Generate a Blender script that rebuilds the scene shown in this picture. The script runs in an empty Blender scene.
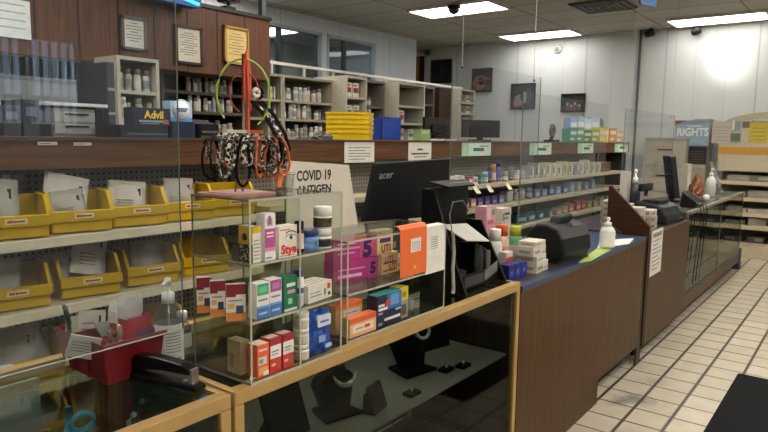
import bpy, math, random
from mathutils import Vector, Matrix
random.seed(7)
SC = bpy.context.scene
COL = SC.collection
PI = math.pi
# ------------------------------------------------------------------ camera model (solved from the floor tiles, walls and lamps)
F, YAW, PITCH, ROLL, EYE = 633.93, .653302, .1223698, .0141717, 1.5
FW = Vector((math.cos(YAW)*math.cos(PITCH), math.sin(YAW)*math.cos(PITCH), -math.sin(PITCH)))
R0 = Vector((math.sin(YAW), -math.cos(YAW), 0)); U0 = R0.cross(FW)
RT = math.cos(ROLL)*R0 + math.sin(ROLL)*U0
UP = -math.sin(ROLL)*R0 + math.cos(ROLL)*U0
CAM = Vector((0, 0, EYE))
def ray(px, py): return F*FW + (px-384)*RT - (py-216)*UP
def AX(px, py, v): d = ray(px, py); return CAM + d*(v/d.x)        # point on the plane X = v
def AY(px, py, v): d = ray(px, py); return CAM + d*(v/d.y)        # point on the plane Y = v
def AZ(px, py, v): d = ray(px, py); return CAM + d*((v-EYE)/d.z)  # point on the plane Z = v

# ------------------------------------------------------------------ materials
def lin(h):
    h = h.lstrip('#'); o = []
    for i in (0, 2, 4):
        c = int(h[i:i+2], 16)/255
        o.append(c/12.92 if c <= .04045 else ((c+.055)/1.055)**2.4)
    return (*o, 1)
MATS = {}
def newmat(name):
    m = bpy.data.materials.new(name); m.use_nodes = True
    nt = m.node_tree; nt.nodes.clear()
    out = nt.nodes.new('ShaderNodeOutputMaterial')
    return m, nt, out
def node(nt, typ, **kw):
    n = nt.nodes.new(typ)
    for k, v in kw.items():
        if k in n.inputs: n.inputs[k].default_value = v
        else: setattr(n, k, v)
    return n
def M(h, rough=.5, metal=0, var=.08, scale=30, spec=.5, coat=0):
    key = (h, rough, metal, var, scale, spec, coat)
    if key in MATS: return MATS[key]
    m, nt, out = newmat('paint_'+h.strip('#'))
    p = node(nt, 'ShaderNodeBsdfPrincipled', Roughness=rough, Metallic=metal)
    p.inputs['Specular IOR Level'].default_value = spec
    p.inputs['Coat Weight'].default_value = coat
    tc = node(nt, 'ShaderNodeTexCoord'); nz = node(nt, 'ShaderNodeTexNoise', Scale=scale, Detail=3.0)
    rp = node(nt, 'ShaderNodeValToRGB'); c = lin(h)
    rp.color_ramp.elements[0].position = .3; rp.color_ramp.elements[1].position = .7
    rp.color_ramp.elements[0].color = (*[x*(1-var) for x in c[:3]], 1)
    rp.color_ramp.elements[1].color = (*[min(1, x*(1+var)) for x in c[:3]], 1)
    nt.links.new(tc.outputs['Object'], nz.inputs['Vector']); nt.links.new(nz.outputs['Fac'], rp.inputs['Fac'])
    nt.links.new(rp.outputs['Color'], p.inputs['Base Color']); nt.links.new(p.outputs[0], out.inputs[0])
    MATS[key] = m; return m
def wood(h1, h2, axis='Z', rough=.45, scale=14, stretch=18, spec=.5):
    key = ('wood', h1, h2, axis, rough, scale)
    if key in MATS: return MATS[key]
    m, nt, out = newmat('wood_'+h1.strip('#'))
    p = node(nt, 'ShaderNodeBsdfPrincipled', Roughness=rough); p.inputs['Specular IOR Level'].default_value = spec
    tc = node(nt, 'ShaderNodeTexCoord'); mp = node(nt, 'ShaderNodeMapping')
    s = [stretch]*3; s['XYZ'.index(axis)] = 1.0; mp.inputs['Scale'].default_value = s
    n1 = node(nt, 'ShaderNodeTexNoise', Scale=scale*.2, Detail=6.0, Roughness=.65, Distortion=.4)
    rp = node(nt, 'ShaderNodeValToRGB')
    rp.color_ramp.elements[0].position = .32; rp.color_ramp.elements[1].position = .68
    rp.color_ramp.elements[0].color = lin(h1); rp.color_ramp.elements[1].color = lin(h2)
    nt.links.new(tc.outputs['Object'], mp.inputs['Vector']); nt.links.new(mp.outputs[0], n1.inputs['Vector'])
    nt.links.new(n1.outputs['Fac'], rp.inputs['Fac']); nt.links.new(rp.outputs['Color'], p.inputs['Base Color'])
    nt.links.new(p.outputs[0], out.inputs[0]); MATS[key] = m; return m
def sheet(name, tint='f4f8f6', clear=.93, gloss=.02, ior=1.45, haze=0, hazecol='c8ccc8', refl=1):
    """thin clear sheet: see-through with fresnel reflection, a little haze"""
    key = ('sheet', name)
    if key in MATS: return MATS[key]
    m, nt, out = newmat(name)
    t = node(nt, 'ShaderNodeBsdfTransparent'); t.inputs[0].default_value = (*[x*clear for x in lin(tint)[:3]], 1)
    g = node(nt, 'ShaderNodeBsdfGlossy', Roughness=gloss)
    fr = node(nt, 'ShaderNodeFresnel', IOR=ior)
    geo = node(nt, 'ShaderNodeNewGeometry')
    # same reflection from both sides
    fl = node(nt, 'ShaderNodeLayerWeight', Blend=.5)
    pw = node(nt, 'ShaderNodeMath', operation='POWER'); pw.inputs[1].default_value = 4.0
    ad = node(nt, 'ShaderNodeMath', operation='MULTIPLY_ADD'); ad.inputs[1].default_value = .6*refl; ad.inputs[2].default_value = .024*(ior-1)/.45*refl
    nt.links.new(fl.outputs['Facing'], pw.inputs[0]); nt.links.new(pw.outputs[0], ad.inputs[0])
    mx = node(nt, 'ShaderNodeMixShader'); nt.links.new(ad.outputs[0], mx.inputs[0])
    base = t.outputs[0]
    if haze:
        d = node(nt, 'ShaderNodeBsdfDiffuse'); d.inputs[0].default_value = lin(hazecol)
        nz = node(nt, 'ShaderNodeTexNoise', Scale=6.0, Detail=4.0); tc = node(nt, 'ShaderNodeTexCoord')
        nt.links.new(tc.outputs['Object'], nz.inputs['Vector'])
        ml = node(nt, 'ShaderNodeMath', operation='MULTIPLY'); ml.inputs[1].default_value = haze*2
        nt.links.new(nz.outputs['Fac'], ml.inputs[0])
        m2 = node(nt, 'ShaderNodeMixShader'); nt.links.new(ml.outputs[0], m2.inputs[0])
        nt.links.new(base, m2.inputs[1]); nt.links.new(d.outputs[0], m2.inputs[2]); base = m2.outputs[0]
    nt.links.new(base, mx.inputs[1]); nt.links.new(g.outputs[0], mx.inputs[2])
    nt.links.new(mx.outputs[0], out.inputs[0]); MATS[key] = m; return m
def emit(h, strength):
    key = ('emit', h, strength)
    if key in MATS: return MATS[key]
    m, nt, out = newmat('lamp_'+h.strip('#'))
    tc = node(nt, 'ShaderNodeTexCoord'); nz = node(nt, 'ShaderNodeTexNoise', Scale=40.0)
    rp = node(nt, 'ShaderNodeValToRGB'); c = lin(h)
    rp.color_ramp.elements[0].color = (*[x*.96 for x in c[:3]], 1); rp.color_ramp.elements[1].color = c
    e = node(nt, 'ShaderNodeEmission', Strength=strength)
    nt.links.new(tc.outputs['Object'], nz.inputs[0]); nt.links.new(nz.outputs['Fac'], rp.inputs[0])
    nt.links.new(rp.outputs[0], e.inputs[0]); nt.links.new(e.outputs[0], out.inputs[0]); MATS[key] = m; return m
def gridmat(name, x0, sx, y0, sy, gx, gy, tile1, tile2, grout, rough=.4, stain=None, axes='XY', bump=.3, speck=0):
    m, nt, out = newmat(name)
    L = nt.links.new
    tc = node(nt, 'ShaderNodeTexCoord'); sp = node(nt, 'ShaderNodeSeparateXYZ'); L(tc.outputs['Object'], sp.inputs[0])
    def chain(sock, o, s, g):
        a = node(nt, 'ShaderNodeMath', operation='SUBTRACT'); L(sock, a.inputs[0]); a.inputs[1].default_value = o
        b = node(nt, 'ShaderNodeMath', operation='DIVIDE'); L(a.outputs[0], b.inputs[0]); b.inputs[1].default_value = s
        fl = node(nt, 'ShaderNodeMath', operation='FLOOR'); L(b.outputs[0], fl.inputs[0])
        fr = node(nt, 'ShaderNodeMath', operation='SUBTRACT'); L(b.outputs[0], fr.inputs[0]); L(fl.outputs[0], fr.inputs[1])
        c = node(nt, 'ShaderNodeMath', operation='SUBTRACT'); L(fr.outputs[0], c.inputs[0]); c.inputs[1].default_value = .5
        d = node(nt, 'ShaderNodeMath', operation='ABSOLUTE'); L(c.outputs[0], d.inputs[0])
        e = node(nt, 'ShaderNodeMapRange'); L(d.outputs[0], e.inputs[0])
        e.inputs[1].default_value = .5-g/s*.75; e.inputs[2].default_value = .5-g/s*.3
        return fl.outputs[0], e.outputs[0]
    fx, ex = chain(sp.outputs[axes[0]], x0, sx, gx); fy, ey = chain(sp.outputs[axes[1]], y0, sy, gy)
    mx = node(nt, 'ShaderNodeMath', operation='MAXIMUM'); L(ex, mx.inputs[0]); L(ey, mx.inputs[1])
    cb = node(nt, 'ShaderNodeCombineXYZ'); L(fx, cb.inputs[0]); L(fy, cb.inputs[1])
    wn = node(nt, 'ShaderNodeTexWhiteNoise', noise_dimensions='2D'); L(cb.outputs[0], wn.inputs['Vector'])
    nz = node(nt, 'ShaderNodeTexNoise', Scale=9.0, Detail=5.0); L(tc.outputs['Object'], nz.inputs['Vector'])
    av = node(nt, 'ShaderNodeMath', operation='MULTIPLY_ADD'); L(nz.outputs['Fac'], av.inputs[0]); av.inputs[1].default_value = 1.2
    av2 = node(nt, 'ShaderNodeMath', operation='MULTIPLY_ADD'); L(wn.outputs['Value'], av2.inputs[0]); av2.inputs[1].default_value = .5; av2.inputs[2].default_value = -.35
    L(av2.outputs[0], av.inputs[2])
    tm = node(nt, 'ShaderNodeMix', data_type='RGBA'); L(av.outputs[0], tm.inputs[0]); tm.inputs[6].default_value = lin(tile1); tm.inputs[7].default_value = lin(tile2)
    col = tm.outputs[2]
    if speck:
        sn = node(nt, 'ShaderNodeTexNoise', Scale=speck, Detail=2.0); L(tc.outputs['Object'], sn.inputs['Vector'])
        sr = node(nt, 'ShaderNodeMapRange'); L(sn.outputs['Fac'], sr.inputs[0]); sr.inputs[1].default_value = .62; sr.inputs[2].default_value = .7
        sr.inputs[4].default_value = .35
        sm = node(nt, 'ShaderNodeMix', data_type='RGBA'); L(sr.outputs[0], sm.inputs[0]); L(col, sm.inputs[6]); sm.inputs[7].default_value = lin(grout); col = sm.outputs[2]
    gm = node(nt, 'ShaderNodeMix', data_type='RGBA'); L(mx.outputs[0], gm.inputs[0]); L(col, gm.inputs[6]); gm.inputs[7].default_value = lin(grout)
    col = gm.outputs[2]
    for (cx, cy, r, a) in (stain or []):
        ds = node(nt, 'ShaderNodeVectorMath', operation='DISTANCE'); L(tc.outputs['Object'], ds.inputs[0]); ds.inputs[1].default_value = (cx, cy, 0)
        n2 = node(nt, 'ShaderNodeTexNoise', Scale=14.0, Detail=4.0); L(tc.outputs['Object'], n2.inputs['Vector'])
        s1 = node(nt, 'ShaderNodeMath', operation='MULTIPLY_ADD'); L(n2.outputs['Fac'], s1.inputs[0]); s1.inputs[1].default_value = r*1.3; L(ds.outputs['Value'], s1.inputs[2])
        s2 = node(nt, 'ShaderNodeMapRange'); L(s1.outputs[0], s2.inputs[0]); s2.inputs[1].default_value = r*.6; s2.inputs[2].default_value = r*1.5
        s2.inputs[3].default_value = a; s2.inputs[4].default_value = 0
        sm = node(nt, 'ShaderNodeMix', data_type='RGBA'); L(s2.outputs[0], sm.inputs[0]); L(col, sm.inputs[6]); sm.inputs[7].default_value = lin('2a241d'); col = sm.outputs[2]
    p = node(nt, 'ShaderNodeBsdfPrincipled', Roughness=rough); L(col, p.inputs['Base Color'])
    bp = node(nt, 'ShaderNodeBump', Strength=bump, Distance=.004, invert=True); L(mx.outputs[0], bp.inputs['Height']); L(bp.outputs[0], p.inputs['Normal'])
    L(p.outputs[0], out.inputs[0]); return m
def pegboard_mat(h1, hole):
    m, nt, out = newmat('pegboard_panel'); L = nt.links.new
    tc = node(nt, 'ShaderNodeTexCoord'); sp = node(nt, 'ShaderNodeSeparateXYZ'); L(tc.outputs['Object'], sp.inputs[0])
    sq = []
    for ax in 'XZ':
        b = node(nt, 'ShaderNodeMath', operation='DIVIDE'); L(sp.outputs[ax], b.inputs[0]); b.inputs[1].default_value = .0254
        fr = node(nt, 'ShaderNodeMath', operation='FRACT'); L(b.outputs[0], fr.inputs[0])
        c = node(nt, 'ShaderNodeMath', operation='SUBTRACT'); L(fr.outputs[0], c.inputs[0]); c.inputs[1].default_value = .5
        d = node(nt, 'ShaderNodeMath', operation='POWER'); L(c.outputs[0], d.inputs[0]); d.inputs[1].default_value = 2; sq.append(d)
    a = node(nt, 'ShaderNodeMath', operation='ADD'); L(sq[0].outputs[0], a.inputs[0]); L(sq[1].outputs[0], a.inputs[1])
    r = node(nt, 'ShaderNodeMapRange'); L(a.outputs[0], r.inputs[0]); r.inputs[1].default_value = .035; r.inputs[2].default_value = .06
    mx = node(nt, 'ShaderNodeMix', data_type='RGBA'); L(r.outputs[0], mx.inputs[0]); mx.inputs[6].default_value = lin(hole); mx.inputs[7].default_value = lin(h1)
    p = node(nt, 'ShaderNodeBsdfPrincipled', Roughness=.6); L(mx.outputs[2], p.inputs['Base Color']); L(p.outputs[0], out.inputs[0]); return m
def panelwall(name, h, h2, pitch, axis, off=0):
    """painted sheet panelling: narrow vertical grooves at a pitch"""
    m, nt, out = newmat(name); L = nt.links.new
    tc = node(nt, 'ShaderNodeTexCoord'); sp = node(nt, 'ShaderNodeSeparateXYZ'); L(tc.outputs['Object'], sp.inputs[0])
    def groove(pt, w, o):
        s = node(nt, 'ShaderNodeMath', operation='SUBTRACT'); L(sp.outputs[axis], s.inputs[0]); s.inputs[1].default_value = o
        b = node(nt, 'ShaderNodeMath', operation='DIVIDE'); L(s.outputs[0], b.inputs[0]); b.inputs[1].default_value = pt
        fr = node(nt, 'ShaderNodeMath', operation='FRACT'); L(b.outputs[0], fr.inputs[0])
        r = node(nt, 'ShaderNodeMath', operation='LESS_THAN'); L(fr.outputs[0], r.inputs[0]); r.inputs[1].default_value = w/pt
        return r.outputs[0]
    g1 = groove(pitch, .012, off); g2 = groove(1.22, .02, off)
    k = node(nt, 'ShaderNodeMath', operation='MULTIPLY_ADD'); L(g1, k.inputs[0]); k.inputs[1].default_value = .16
    k2 = node(nt, 'ShaderNodeMath', operation='MULTIPLY'); L(g2, k2.inputs[0]); k2.inputs[1].default_value = .3; L(k2.outputs[0], k.inputs[2])
    mp = node(nt, 'ShaderNodeMapping'); mp.inputs['Scale'].default_value = (6, 6, .5); L(tc.outputs['Object'], mp.inputs[0])
    nz = node(nt, 'ShaderNodeTexNoise', Scale=1.2, Detail=4.0); L(mp.outputs[0], nz.inputs['Vector'])
    c0 = node(nt, 'ShaderNodeMix', data_type='RGBA'); L(nz.outputs['Fac'], c0.inputs[0]); c0.inputs[6].default_value = lin(h); c0.inputs[7].default_value = lin(h2)
    c1 = node(nt, 'ShaderNodeMix', data_type='RGBA'); L(k.outputs[0], c1.inputs[0]); L(c0.outputs[2], c1.inputs[6]); c1.inputs[7].default_value = lin('4b4e50')
    p = node(nt, 'ShaderNodeBsdfPrincipled', Roughness=.55); L(c1.outputs[2], p.inputs['Base Color']); L(p.outputs[0], out.inputs[0]); return m

# ------------------------------------------------------------------ mesh builder
class MB:
    def __init__(s): s.v, s.f, s.m, s.s, s.mats = [], [], [], [], []
    def mi(s, mat):
        if mat not in s.mats: s.mats.append(mat)
        return s.mats.index(mat)
    def add(s, vs, fs, mat, smooth=False, T=None):
        b = len(s.v); k = s.mi(mat)
        for p in vs:
            p = Vector(p); s.v.append(tuple(T @ p) if T else tuple(p))
        for f in fs: s.f.append([b+i for i in f]); s.m.append(k); s.s.append(smooth)
        return s
    def box(s, x0, y0, z0, x1, y1, z1, mat, T=None):
        x0, x1 = min(x0, x1), max(x0, x1); y0, y1 = min(y0, y1), max(y0, y1); z0, z1 = min(z0, z1), max(z0, z1)
        vs = [(x, y, z) for z in (z0, z1) for y in (y0, y1) for x in (x0, x1)]
        return s.add(vs, [(0, 2, 3, 1), (4, 5, 7, 6), (0, 1, 5, 4), (2, 6, 7, 3), (0, 4, 6, 2), (1, 3, 7, 5)], mat, False, T)
    def rbox(s, x0, y0, z0, x1, y1, z1, mat, r=.01, n=4, T=None, axis='Z'):
        """box with rounded edges along one axis"""
        o = {'X': (1, 2, 0), 'Y': (0, 2, 1), 'Z': (0, 1, 2)}[axis]
        lo, hi = (x0, y0, z0), (x1, y1, z1); a0, b0, c0 = [lo[i] for i in o]; a1, b1, c1 = [hi[i] for i in o]
        r = min(r, (a1-a0)/2.01, (b1-b0)/2.01); pts = []
        for (cx, cy, st) in ((a1-r, b1-r, 0), (a0+r, b1-r, 1), (a0+r, b0+r, 2), (a1-r, b0+r, 3)):
            for k in range(n+1):
                t = (st + k/n)*PI/2; pts.append((cx+r*math.cos(t), cy+r*math.sin(t)))
        def mk(p, c):
            q = [0, 0, 0]; q[o[0]], q[o[1]], q[o[2]] = p[0], p[1], c; return q
        N = len(pts); vs = [mk(p, c0) for p in pts]+[mk(p, c1) for p in pts]
        fs = [(i, (i+1) % N, N+(i+1) % N, N+i) for i in range(N)] + [tuple(range(N))[::-1], tuple(range(N, 2*N))]
        return s.add(vs, fs, mat, False, T)
    def prism(s, pts, vec, mat, T=None):
        N = len(pts); vec = Vector(vec); vs = [Vector(p) for p in pts]; vs += [p+vec for p in vs]
        fs = [(i, (i+1) % N, N+(i+1) % N, N+i) for i in range(N)] + [tuple(range(N))[::-1], tuple(range(N, 2*N))]
        return s.add(vs, fs, mat, False, T)
    def quad(s, pts, mat, T=None): return s.add(pts, [tuple(range(len(pts)))], mat, False, T)
    def lathe(s, prof, mat, c=(0, 0, 0), n=20, T=None, caps=True):
        vs, fs = [], []
        for (r, z) in prof:
            for k in range(n):
                t = 2*PI*k/n; vs.append((c[0]+r*math.cos(t), c[1]+r*math.sin(t), c[2]+z))
        for i in range(len(prof)-1):
            for k in range(n):
                a, b = i*n+k, i*n+(k+1) % n; fs.append((a, b, b+n, a+n))
        if caps:
            if prof[0][0] > 1e-6: fs.append(tuple(range(n))[::-1])
            if prof[-1][0] > 1e-6: fs.append(tuple(range((len(prof)-1)*n, len(prof)*n)))
        return s.add(vs, fs, mat, True, T)
    def tube(s, pts, r, mat, n=8, closed=False, T=None):
        pts = [Vector(p) for p in pts]; N = len(pts); vs, fs = [], []
        rr = r if isinstance(r, (list, tuple)) else [r]*N
        for i, p in enumerate(pts):
            a = pts[(i-1) % N] if (closed or i > 0) else p; b = pts[(i+1) % N] if (closed or i < N-1) else p
            d = (b-a).normalized() if (b-a).length > 1e-9 else Vector((0, 0, 1))
            u = d.cross(Vector((0, 0, 1)) if abs(d.z) < .95 else Vector((1, 0, 0))).normalized(); w = u.cross(d)
            for k in range(n):
                t = 2*PI*k/n; vs.append(p+rr[i]*(u*math.cos(t)+w*math.sin(t)))
        for i in range(N if closed else N-1):
            j = (i+1) % N
            for k in range(n): fs.append((i*n+k, i*n+(k+1) % n, j*n+(k+1) % n, j*n+k))
        if not closed: fs += [tuple(range(n)), tuple(range((N-1)*n, N*n))[::-1]]
        return s.add(vs, fs, mat, True, T)
    def ribbon(s, pts, side, w, th, mat, T=None):
        """flat strap along pts, width w along `side`, thickness th"""
        pts = [Vector(p) for p in pts]; sd = Vector(side).normalized(); vs, fs = [], []
        for i, p in enumerate(pts):
            a, b = pts[max(0, i-1)], pts[min(len(pts)-1, i+1)]; d = (b-a).normalized(); n = sd.cross(d).normalized()
            for (e, t) in ((-1, -1), (1, -1), (1, 1), (-1, 1)): vs.append(p+sd*(e*w/2)+n*(t*th/2))
        for i in range(len(pts)-1):
            for k in range(4): fs.append((i*4+k, i*4+(k+1) % 4, i*4+4+(k+1) % 4, i*4+4+k))
        fs += [(0, 1, 2, 3), tuple(range(len(vs)-4, len(vs)))[::-1]]
        return s.add(vs, fs, mat, False, T)
    def ball(s, c, r, mat, n=12, sc=(1, 1, 1), T=None):
        prof = [(max(1e-7, r*math.sin(PI*i/n)), -r*math.cos(PI*i/n)) for i in range(n+1)]
        TT = Matrix.Translation(c) @ Matrix.Diagonal((*sc, 1))
        return s.lathe(prof, mat, (0, 0, 0), n*2, (T @ TT) if T else TT, caps=False)
    def text(s, body, h, org, right, up, mat, bold=0, align='LEFT', th=0, shear=0, squeeze=1):
        """flat lettering lying on a surface"""
        right, up = Vector(right).normalized(), Vector(up).normalized(); nrm = right.cross(up)
        vs, fs = glyphs(body, bold, align, shear)
        b = [Vector(org)+right*(x*h*squeeze/.7)+up*(y*h/.7)+nrm*.0007 for (x, y) in vs]
        return s.add(b, fs, mat)
    def build(s, name, parent=None, loc=None, rotz=0, bevel=0, seg=2):
        me = bpy.data.meshes.new(name); me.from_pydata(s.v, [], s.f)
        for m in s.mats: me.materials.append(m)
        me.polygons.foreach_set('material_index', s.m); me.polygons.foreach_set('use_smooth', s.s); me.update()
        o = bpy.data.objects.new(name, me); COL.objects.link(o)
        if parent: o.parent = parent
        if loc is not None: o.location = loc
        o.rotation_euler = (0, 0, rotz)
        if bevel:
            b = o.modifiers.new('bevel', 'BEVEL'); b.width = bevel; b.segments = seg; b.limit_method = 'ANGLE'; b.angle_limit = math.radians(50)
        return o
GL = {}
def glyphs(body, bold, align, shear):
    k = (body, bold, align, shear)
    if k in GL: return GL[k]
    cu = bpy.data.curves.new('lettering', 'FONT'); cu.body = body; cu.size = 1; cu.offset = bold; cu.align_x = align; cu.shear = shear; cu.resolution_u = 3
    ob = bpy.data.objects.new('lettering', cu); COL.objects.link(ob)
    bpy.context.view_layer.update(); dg = bpy.context.evaluated_depsgraph_get()
    me = ob.evaluated_get(dg).to_mesh()
    r = ([(v.co.x, v.co.y) for v in me.vertices], [tuple(p.vertices) for p in me.polygons])
    ob.evaluated_get(dg).to_mesh_clear(); bpy.data.objects.remove(ob); bpy.data.curves.remove(cu)
    GL[k] = r; return r

def tag(o, label, cat, group=None):
    o['label'] = label; o['category'] = cat
    if group: o['group'] = group
    return o
def thing(name, label, cat, loc=(0, 0, 0), rotz=0, group=None):
    o = bpy.data.objects.new(name, None); COL.objects.link(o); o.empty_display_size = .05
    o.location = loc; o.rotation_euler = (0, 0, rotz)
    return tag(o, label, cat, group)
def struct(o): o['kind'] = 'structure'; return o
def dup(root, loc, rotz=None, label=None, group=None):
    r = root.copy(); COL.objects.link(r); r.location = loc
    if rotz is not None: r.rotation_euler = (0, 0, rotz)
    if label: r['label'] = label
    if group: r['group'] = group
    for ch in list(root.children):
        c = ch.copy(); COL.objects.link(c); c.parent = r
        for g in list(ch.children):
            d = g.copy(); COL.objects.link(d); d.parent = c
    return r
ORD = ['first', 'second', 'third', 'fourth', 'fifth', 'sixth', 'seventh', 'eighth', 'ninth', 'tenth', 'eleventh', 'twelfth', 'thirteenth', 'fourteenth', 'fifteenth', 'sixteenth', 'seventeenth', 'eighteenth', 'nineteenth', 'twentieth']

# common materials
GOLD = M('#b99a63', .38, .35, .06, 12)
GOLDD = M('#8f7446', .4, .35, .06, 12)
BLACK = M('#0a0a0b', .42, 0, .1, 30, .3); BLACKM = M('#080808', .8, 0, .1, 30, .2); DGREY = M('#1c1c1d', .5, 0, .1, 30, .3); SOFTBLACK = M('#0e0e10', .6, 0, .1, 30, .2)
WHITE = M('#dcd9d0', .55); PAPER = M('#d6d2c6', .7); OFFW = M('#c3bda9', .6); CREAM = M('#b9ad8b', .5, 0, .05)
YELLOW = M('#bf9d0c', .42, 0, .06, 30, .3); YELLOWD = M('#b88c10', .4)
RED = M('#b3221f', .45); DRED = M('#7d121c', .35); MAROON = M('#5a1420', .5); ORANGE = M('#e2661f', .5); PINK = M('#c23a86', .45); PURPLE = M('#3c2369', .45)
BLUE = M('#1f3f9a', .45); NAVY = M('#14213f', .45); LBLUE = M('#5f93c4', .5); TEAL = M('#2b8a8a', .5); GREEN = M('#19764b', .45); LGREEN = M('#79b84c', .5); GREY = M('#8b8a86', .55); MGREY = M('#5d5c58', .5)
STEEL = M('#b8b8b6', .25, .9); INK = M('#181818', .6); SKIN = M('#d9a88c', .6); BROWN = M('#4a2d1d', .5); PEACH = M('#e0ae7c', .55)
WALNUT = wood('#38220c', '#5a3c1c', 'Z', .45, spec=.22); WALNUTX = wood('#472c18', '#6b4727', 'X', .45, spec=.3); PANELW = wood('#4b2e1d', '#69452f', 'Z', .42, spec=.3)
DWALNUT = wood('#24140b', '#3a2316', 'Z', .45, spec=.22)
ACRYL = sheet('clear_acrylic', 'f8faf6', .985, .02, 1.42, .012)
GLASS = sheet('case_glass', 'f0f6f2', .95, .01, 1.5)
PLEXI = sheet('sneeze_plexi', 'f6f9fb', .99, .015, 1.42, .012, 'd5dce2')
CLEARP = sheet('clear_plastic', 'f2f2f0', .92, .1, 1.4, .10, 'd8d8d4')
BAGP = sheet('cloudy_bag', 'f2f2f0', .75, .2, 1.4, .30, 'd8d8d4')
PLEXI2 = sheet('standing_plexi', 'f8fafb', .995, .015, 1.42, .012, 'd5dce2', .45)
EDGE = M('#a9a998', .25, 0, .05)
EDGED = M('#6f7269', .25, 0, .05)
# ================================================================== THE ROOM
CZ, XF, YB, XB = 3.2, 10.33, 6.48, 9.33      # ceiling height, far wall, back wall, end of the back wall
XL, YN = -3.0, -4.6                          # walls behind the camera
b = MB(); b.box(XL-.1, YN-.1, -.1, XF+.1, 8.7, 0, gridmat('floor_tiles', 3.605, .2057, 1.1546, .2018, .0120, .0165, '#aca28c', '#c4bba6', '#362b20', .38,
      stain=[(3.74, .98, .14, .85), (3.62, 1.05, .10, .6), (4.1, .98, .12, .4), (3.15, .9, .05, .5)]))
struct(b.build('floor'))
b = MB(); b.box(XL-.1, YN-.1, CZ, XF+.1, 8.7, CZ+.1, gridmat('ceiling_tiles', 7.05, .61, 3.86, 1.22, .022, .022, '#a8a398', '#b5b0a4', '#77726a', .8, bump=.2, speck=55))
struct(b.build('ceiling'))
WALLM = panelwall('far_wall_panelling', '#cfd1ce', '#c3c6c5', .405, 'Y', .15)
WALLX = panelwall('back_wall_panelling', '#cdd6e0', '#dae0e6', .2, 'X', 0)
WALLP = M('#b8b6ae', .6)
b = MB(); b.box(XF, YN, 0, XF+.1, 8.7, CZ, WALLM); struct(b.build('wall_right'))
b = MB(); b.box(XL-.1, YN, 0, XL, 8.7, CZ, WALLP); struct(b.build('wall_left'))
# back wall with two office windows
wx = [AY(x, y, YB).x for x, y in ((262, 25), (322, 41), (327, 43), (375, 60))]
b = MB(); zs, zt = 2.0, 3.0
b.box(XL, YB, 0, XB, YB+.12, zs, WALLX); b.box(XL, YB, zt, XB, YB+.12, CZ, WALLX)
b.box(XL, YB, zs, 1.9, YB+.12, zt, WALLX); b.box(3.55, YB, zs, wx[0], YB+.12, zt, WALLX); b.box(wx[1], YB, zs, wx[2], YB+.12, zt, WALLX); b.box(wx[3], YB, zs, XB, YB+.12, zt, WALLX)
b.box(XB-.12, YB+.12, 0, XB, 8.6, CZ, WALLX)
struct(b.build('wall_back'))
b = MB(); b.box(XL, 8.6, 0, XF, 8.7, CZ, M('#b9b8b0', .6)); b.box(XL, YB+.12, 0, XL+.05, 8.6, CZ, M('#84857f', .6)); struct(b.build('wall_office'))
DARKF = M('#1f2124', .4); LFR = M('#a9b2bc', .45)
def window(n, x0, x1, mull, blind=False):
    w = thing('window_%d' % n, '', ''); del w['label']; del w['category']; w['kind'] = 'structure'; w.location = ((x0+x1)/2, YB, zs)
    f = MB(); X0, X1, H = -(x1-x0)/2, (x1-x0)/2, zt-zs
    f.box(X0, -.01, 0, X0+.04, .1, H, LFR); f.box(X1-.04, -.01, 0, X1, .1, H, LFR); f.box(X0, -.01, 0, X1, .1, .04, LFR); f.box(X0, -.01, H-.04, X1, .1, H, LFR)
    for m in mull: f.box(m-(x0+x1)/2-.02, .01, 0, m-(x0+x1)/2+.02, .09, H, DARKF)
    f.build('window_frame', w)
    g = MB(); g.box(X0+.04, .045, .04, X1-.04, .055, H-.04, sheet('office_glass', 'b9c3c8', .75, .01, 1.5)); g.build('window_pane', w)
    if blind:
        s = MB(); k = X0+.06
        while k < X1-.06: s.box(k, .07, .05, k+.055, .076, H-.05, M('#cfd8e6', .6)); k += .075
        s.build('window_blind', w)
window(1, wx[0], wx[1], [AY(281, 32, YB).x]); window(2, wx[2], wx[3], [AY(346, 50, YB).x])
window(3, 1.9, 3.55, [2.45, 3.0], True)  # added window, standing in for the storefront panes mirrored in the guard
# daylight side, behind the camera: storefront with tall panes
b = MB(); fw = M('#6f6d68', .6)
b.box(XL, YN-.1, 0, XF, YN, 1.6, fw); b.box(XL, YN-.1, 2.5, XF, YN, CZ, fw); b.box(XL, YN-.1, 1.6, .7, YN, 2.5, fw); b.box(3.72, YN-.1, 1.6, XF, YN, 2.5, fw)
struct(b.build('wall_front'))
w = thing('window_4', '', ''); del w['label']; del w['category']; w['kind'] = 'structure'; w.location = (2.21, YN, 1.6)
f = MB()
for k in range(6): f.box(-1.5+k*.6-.03, -.1, 0, -1.5+k*.6+.03, 0, .9, DARKF)
f.box(-1.5, -.1, .25, 1.5, 0, .3, DARKF); f.build('window_frame', w)
s = MB(); k = -1.45
while k < 1.45: s.box(k, -.03, .02, k+.035, -.02, .88, M('#8e97a6', .6)); k += .10
s.build('window_blind', w)
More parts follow.
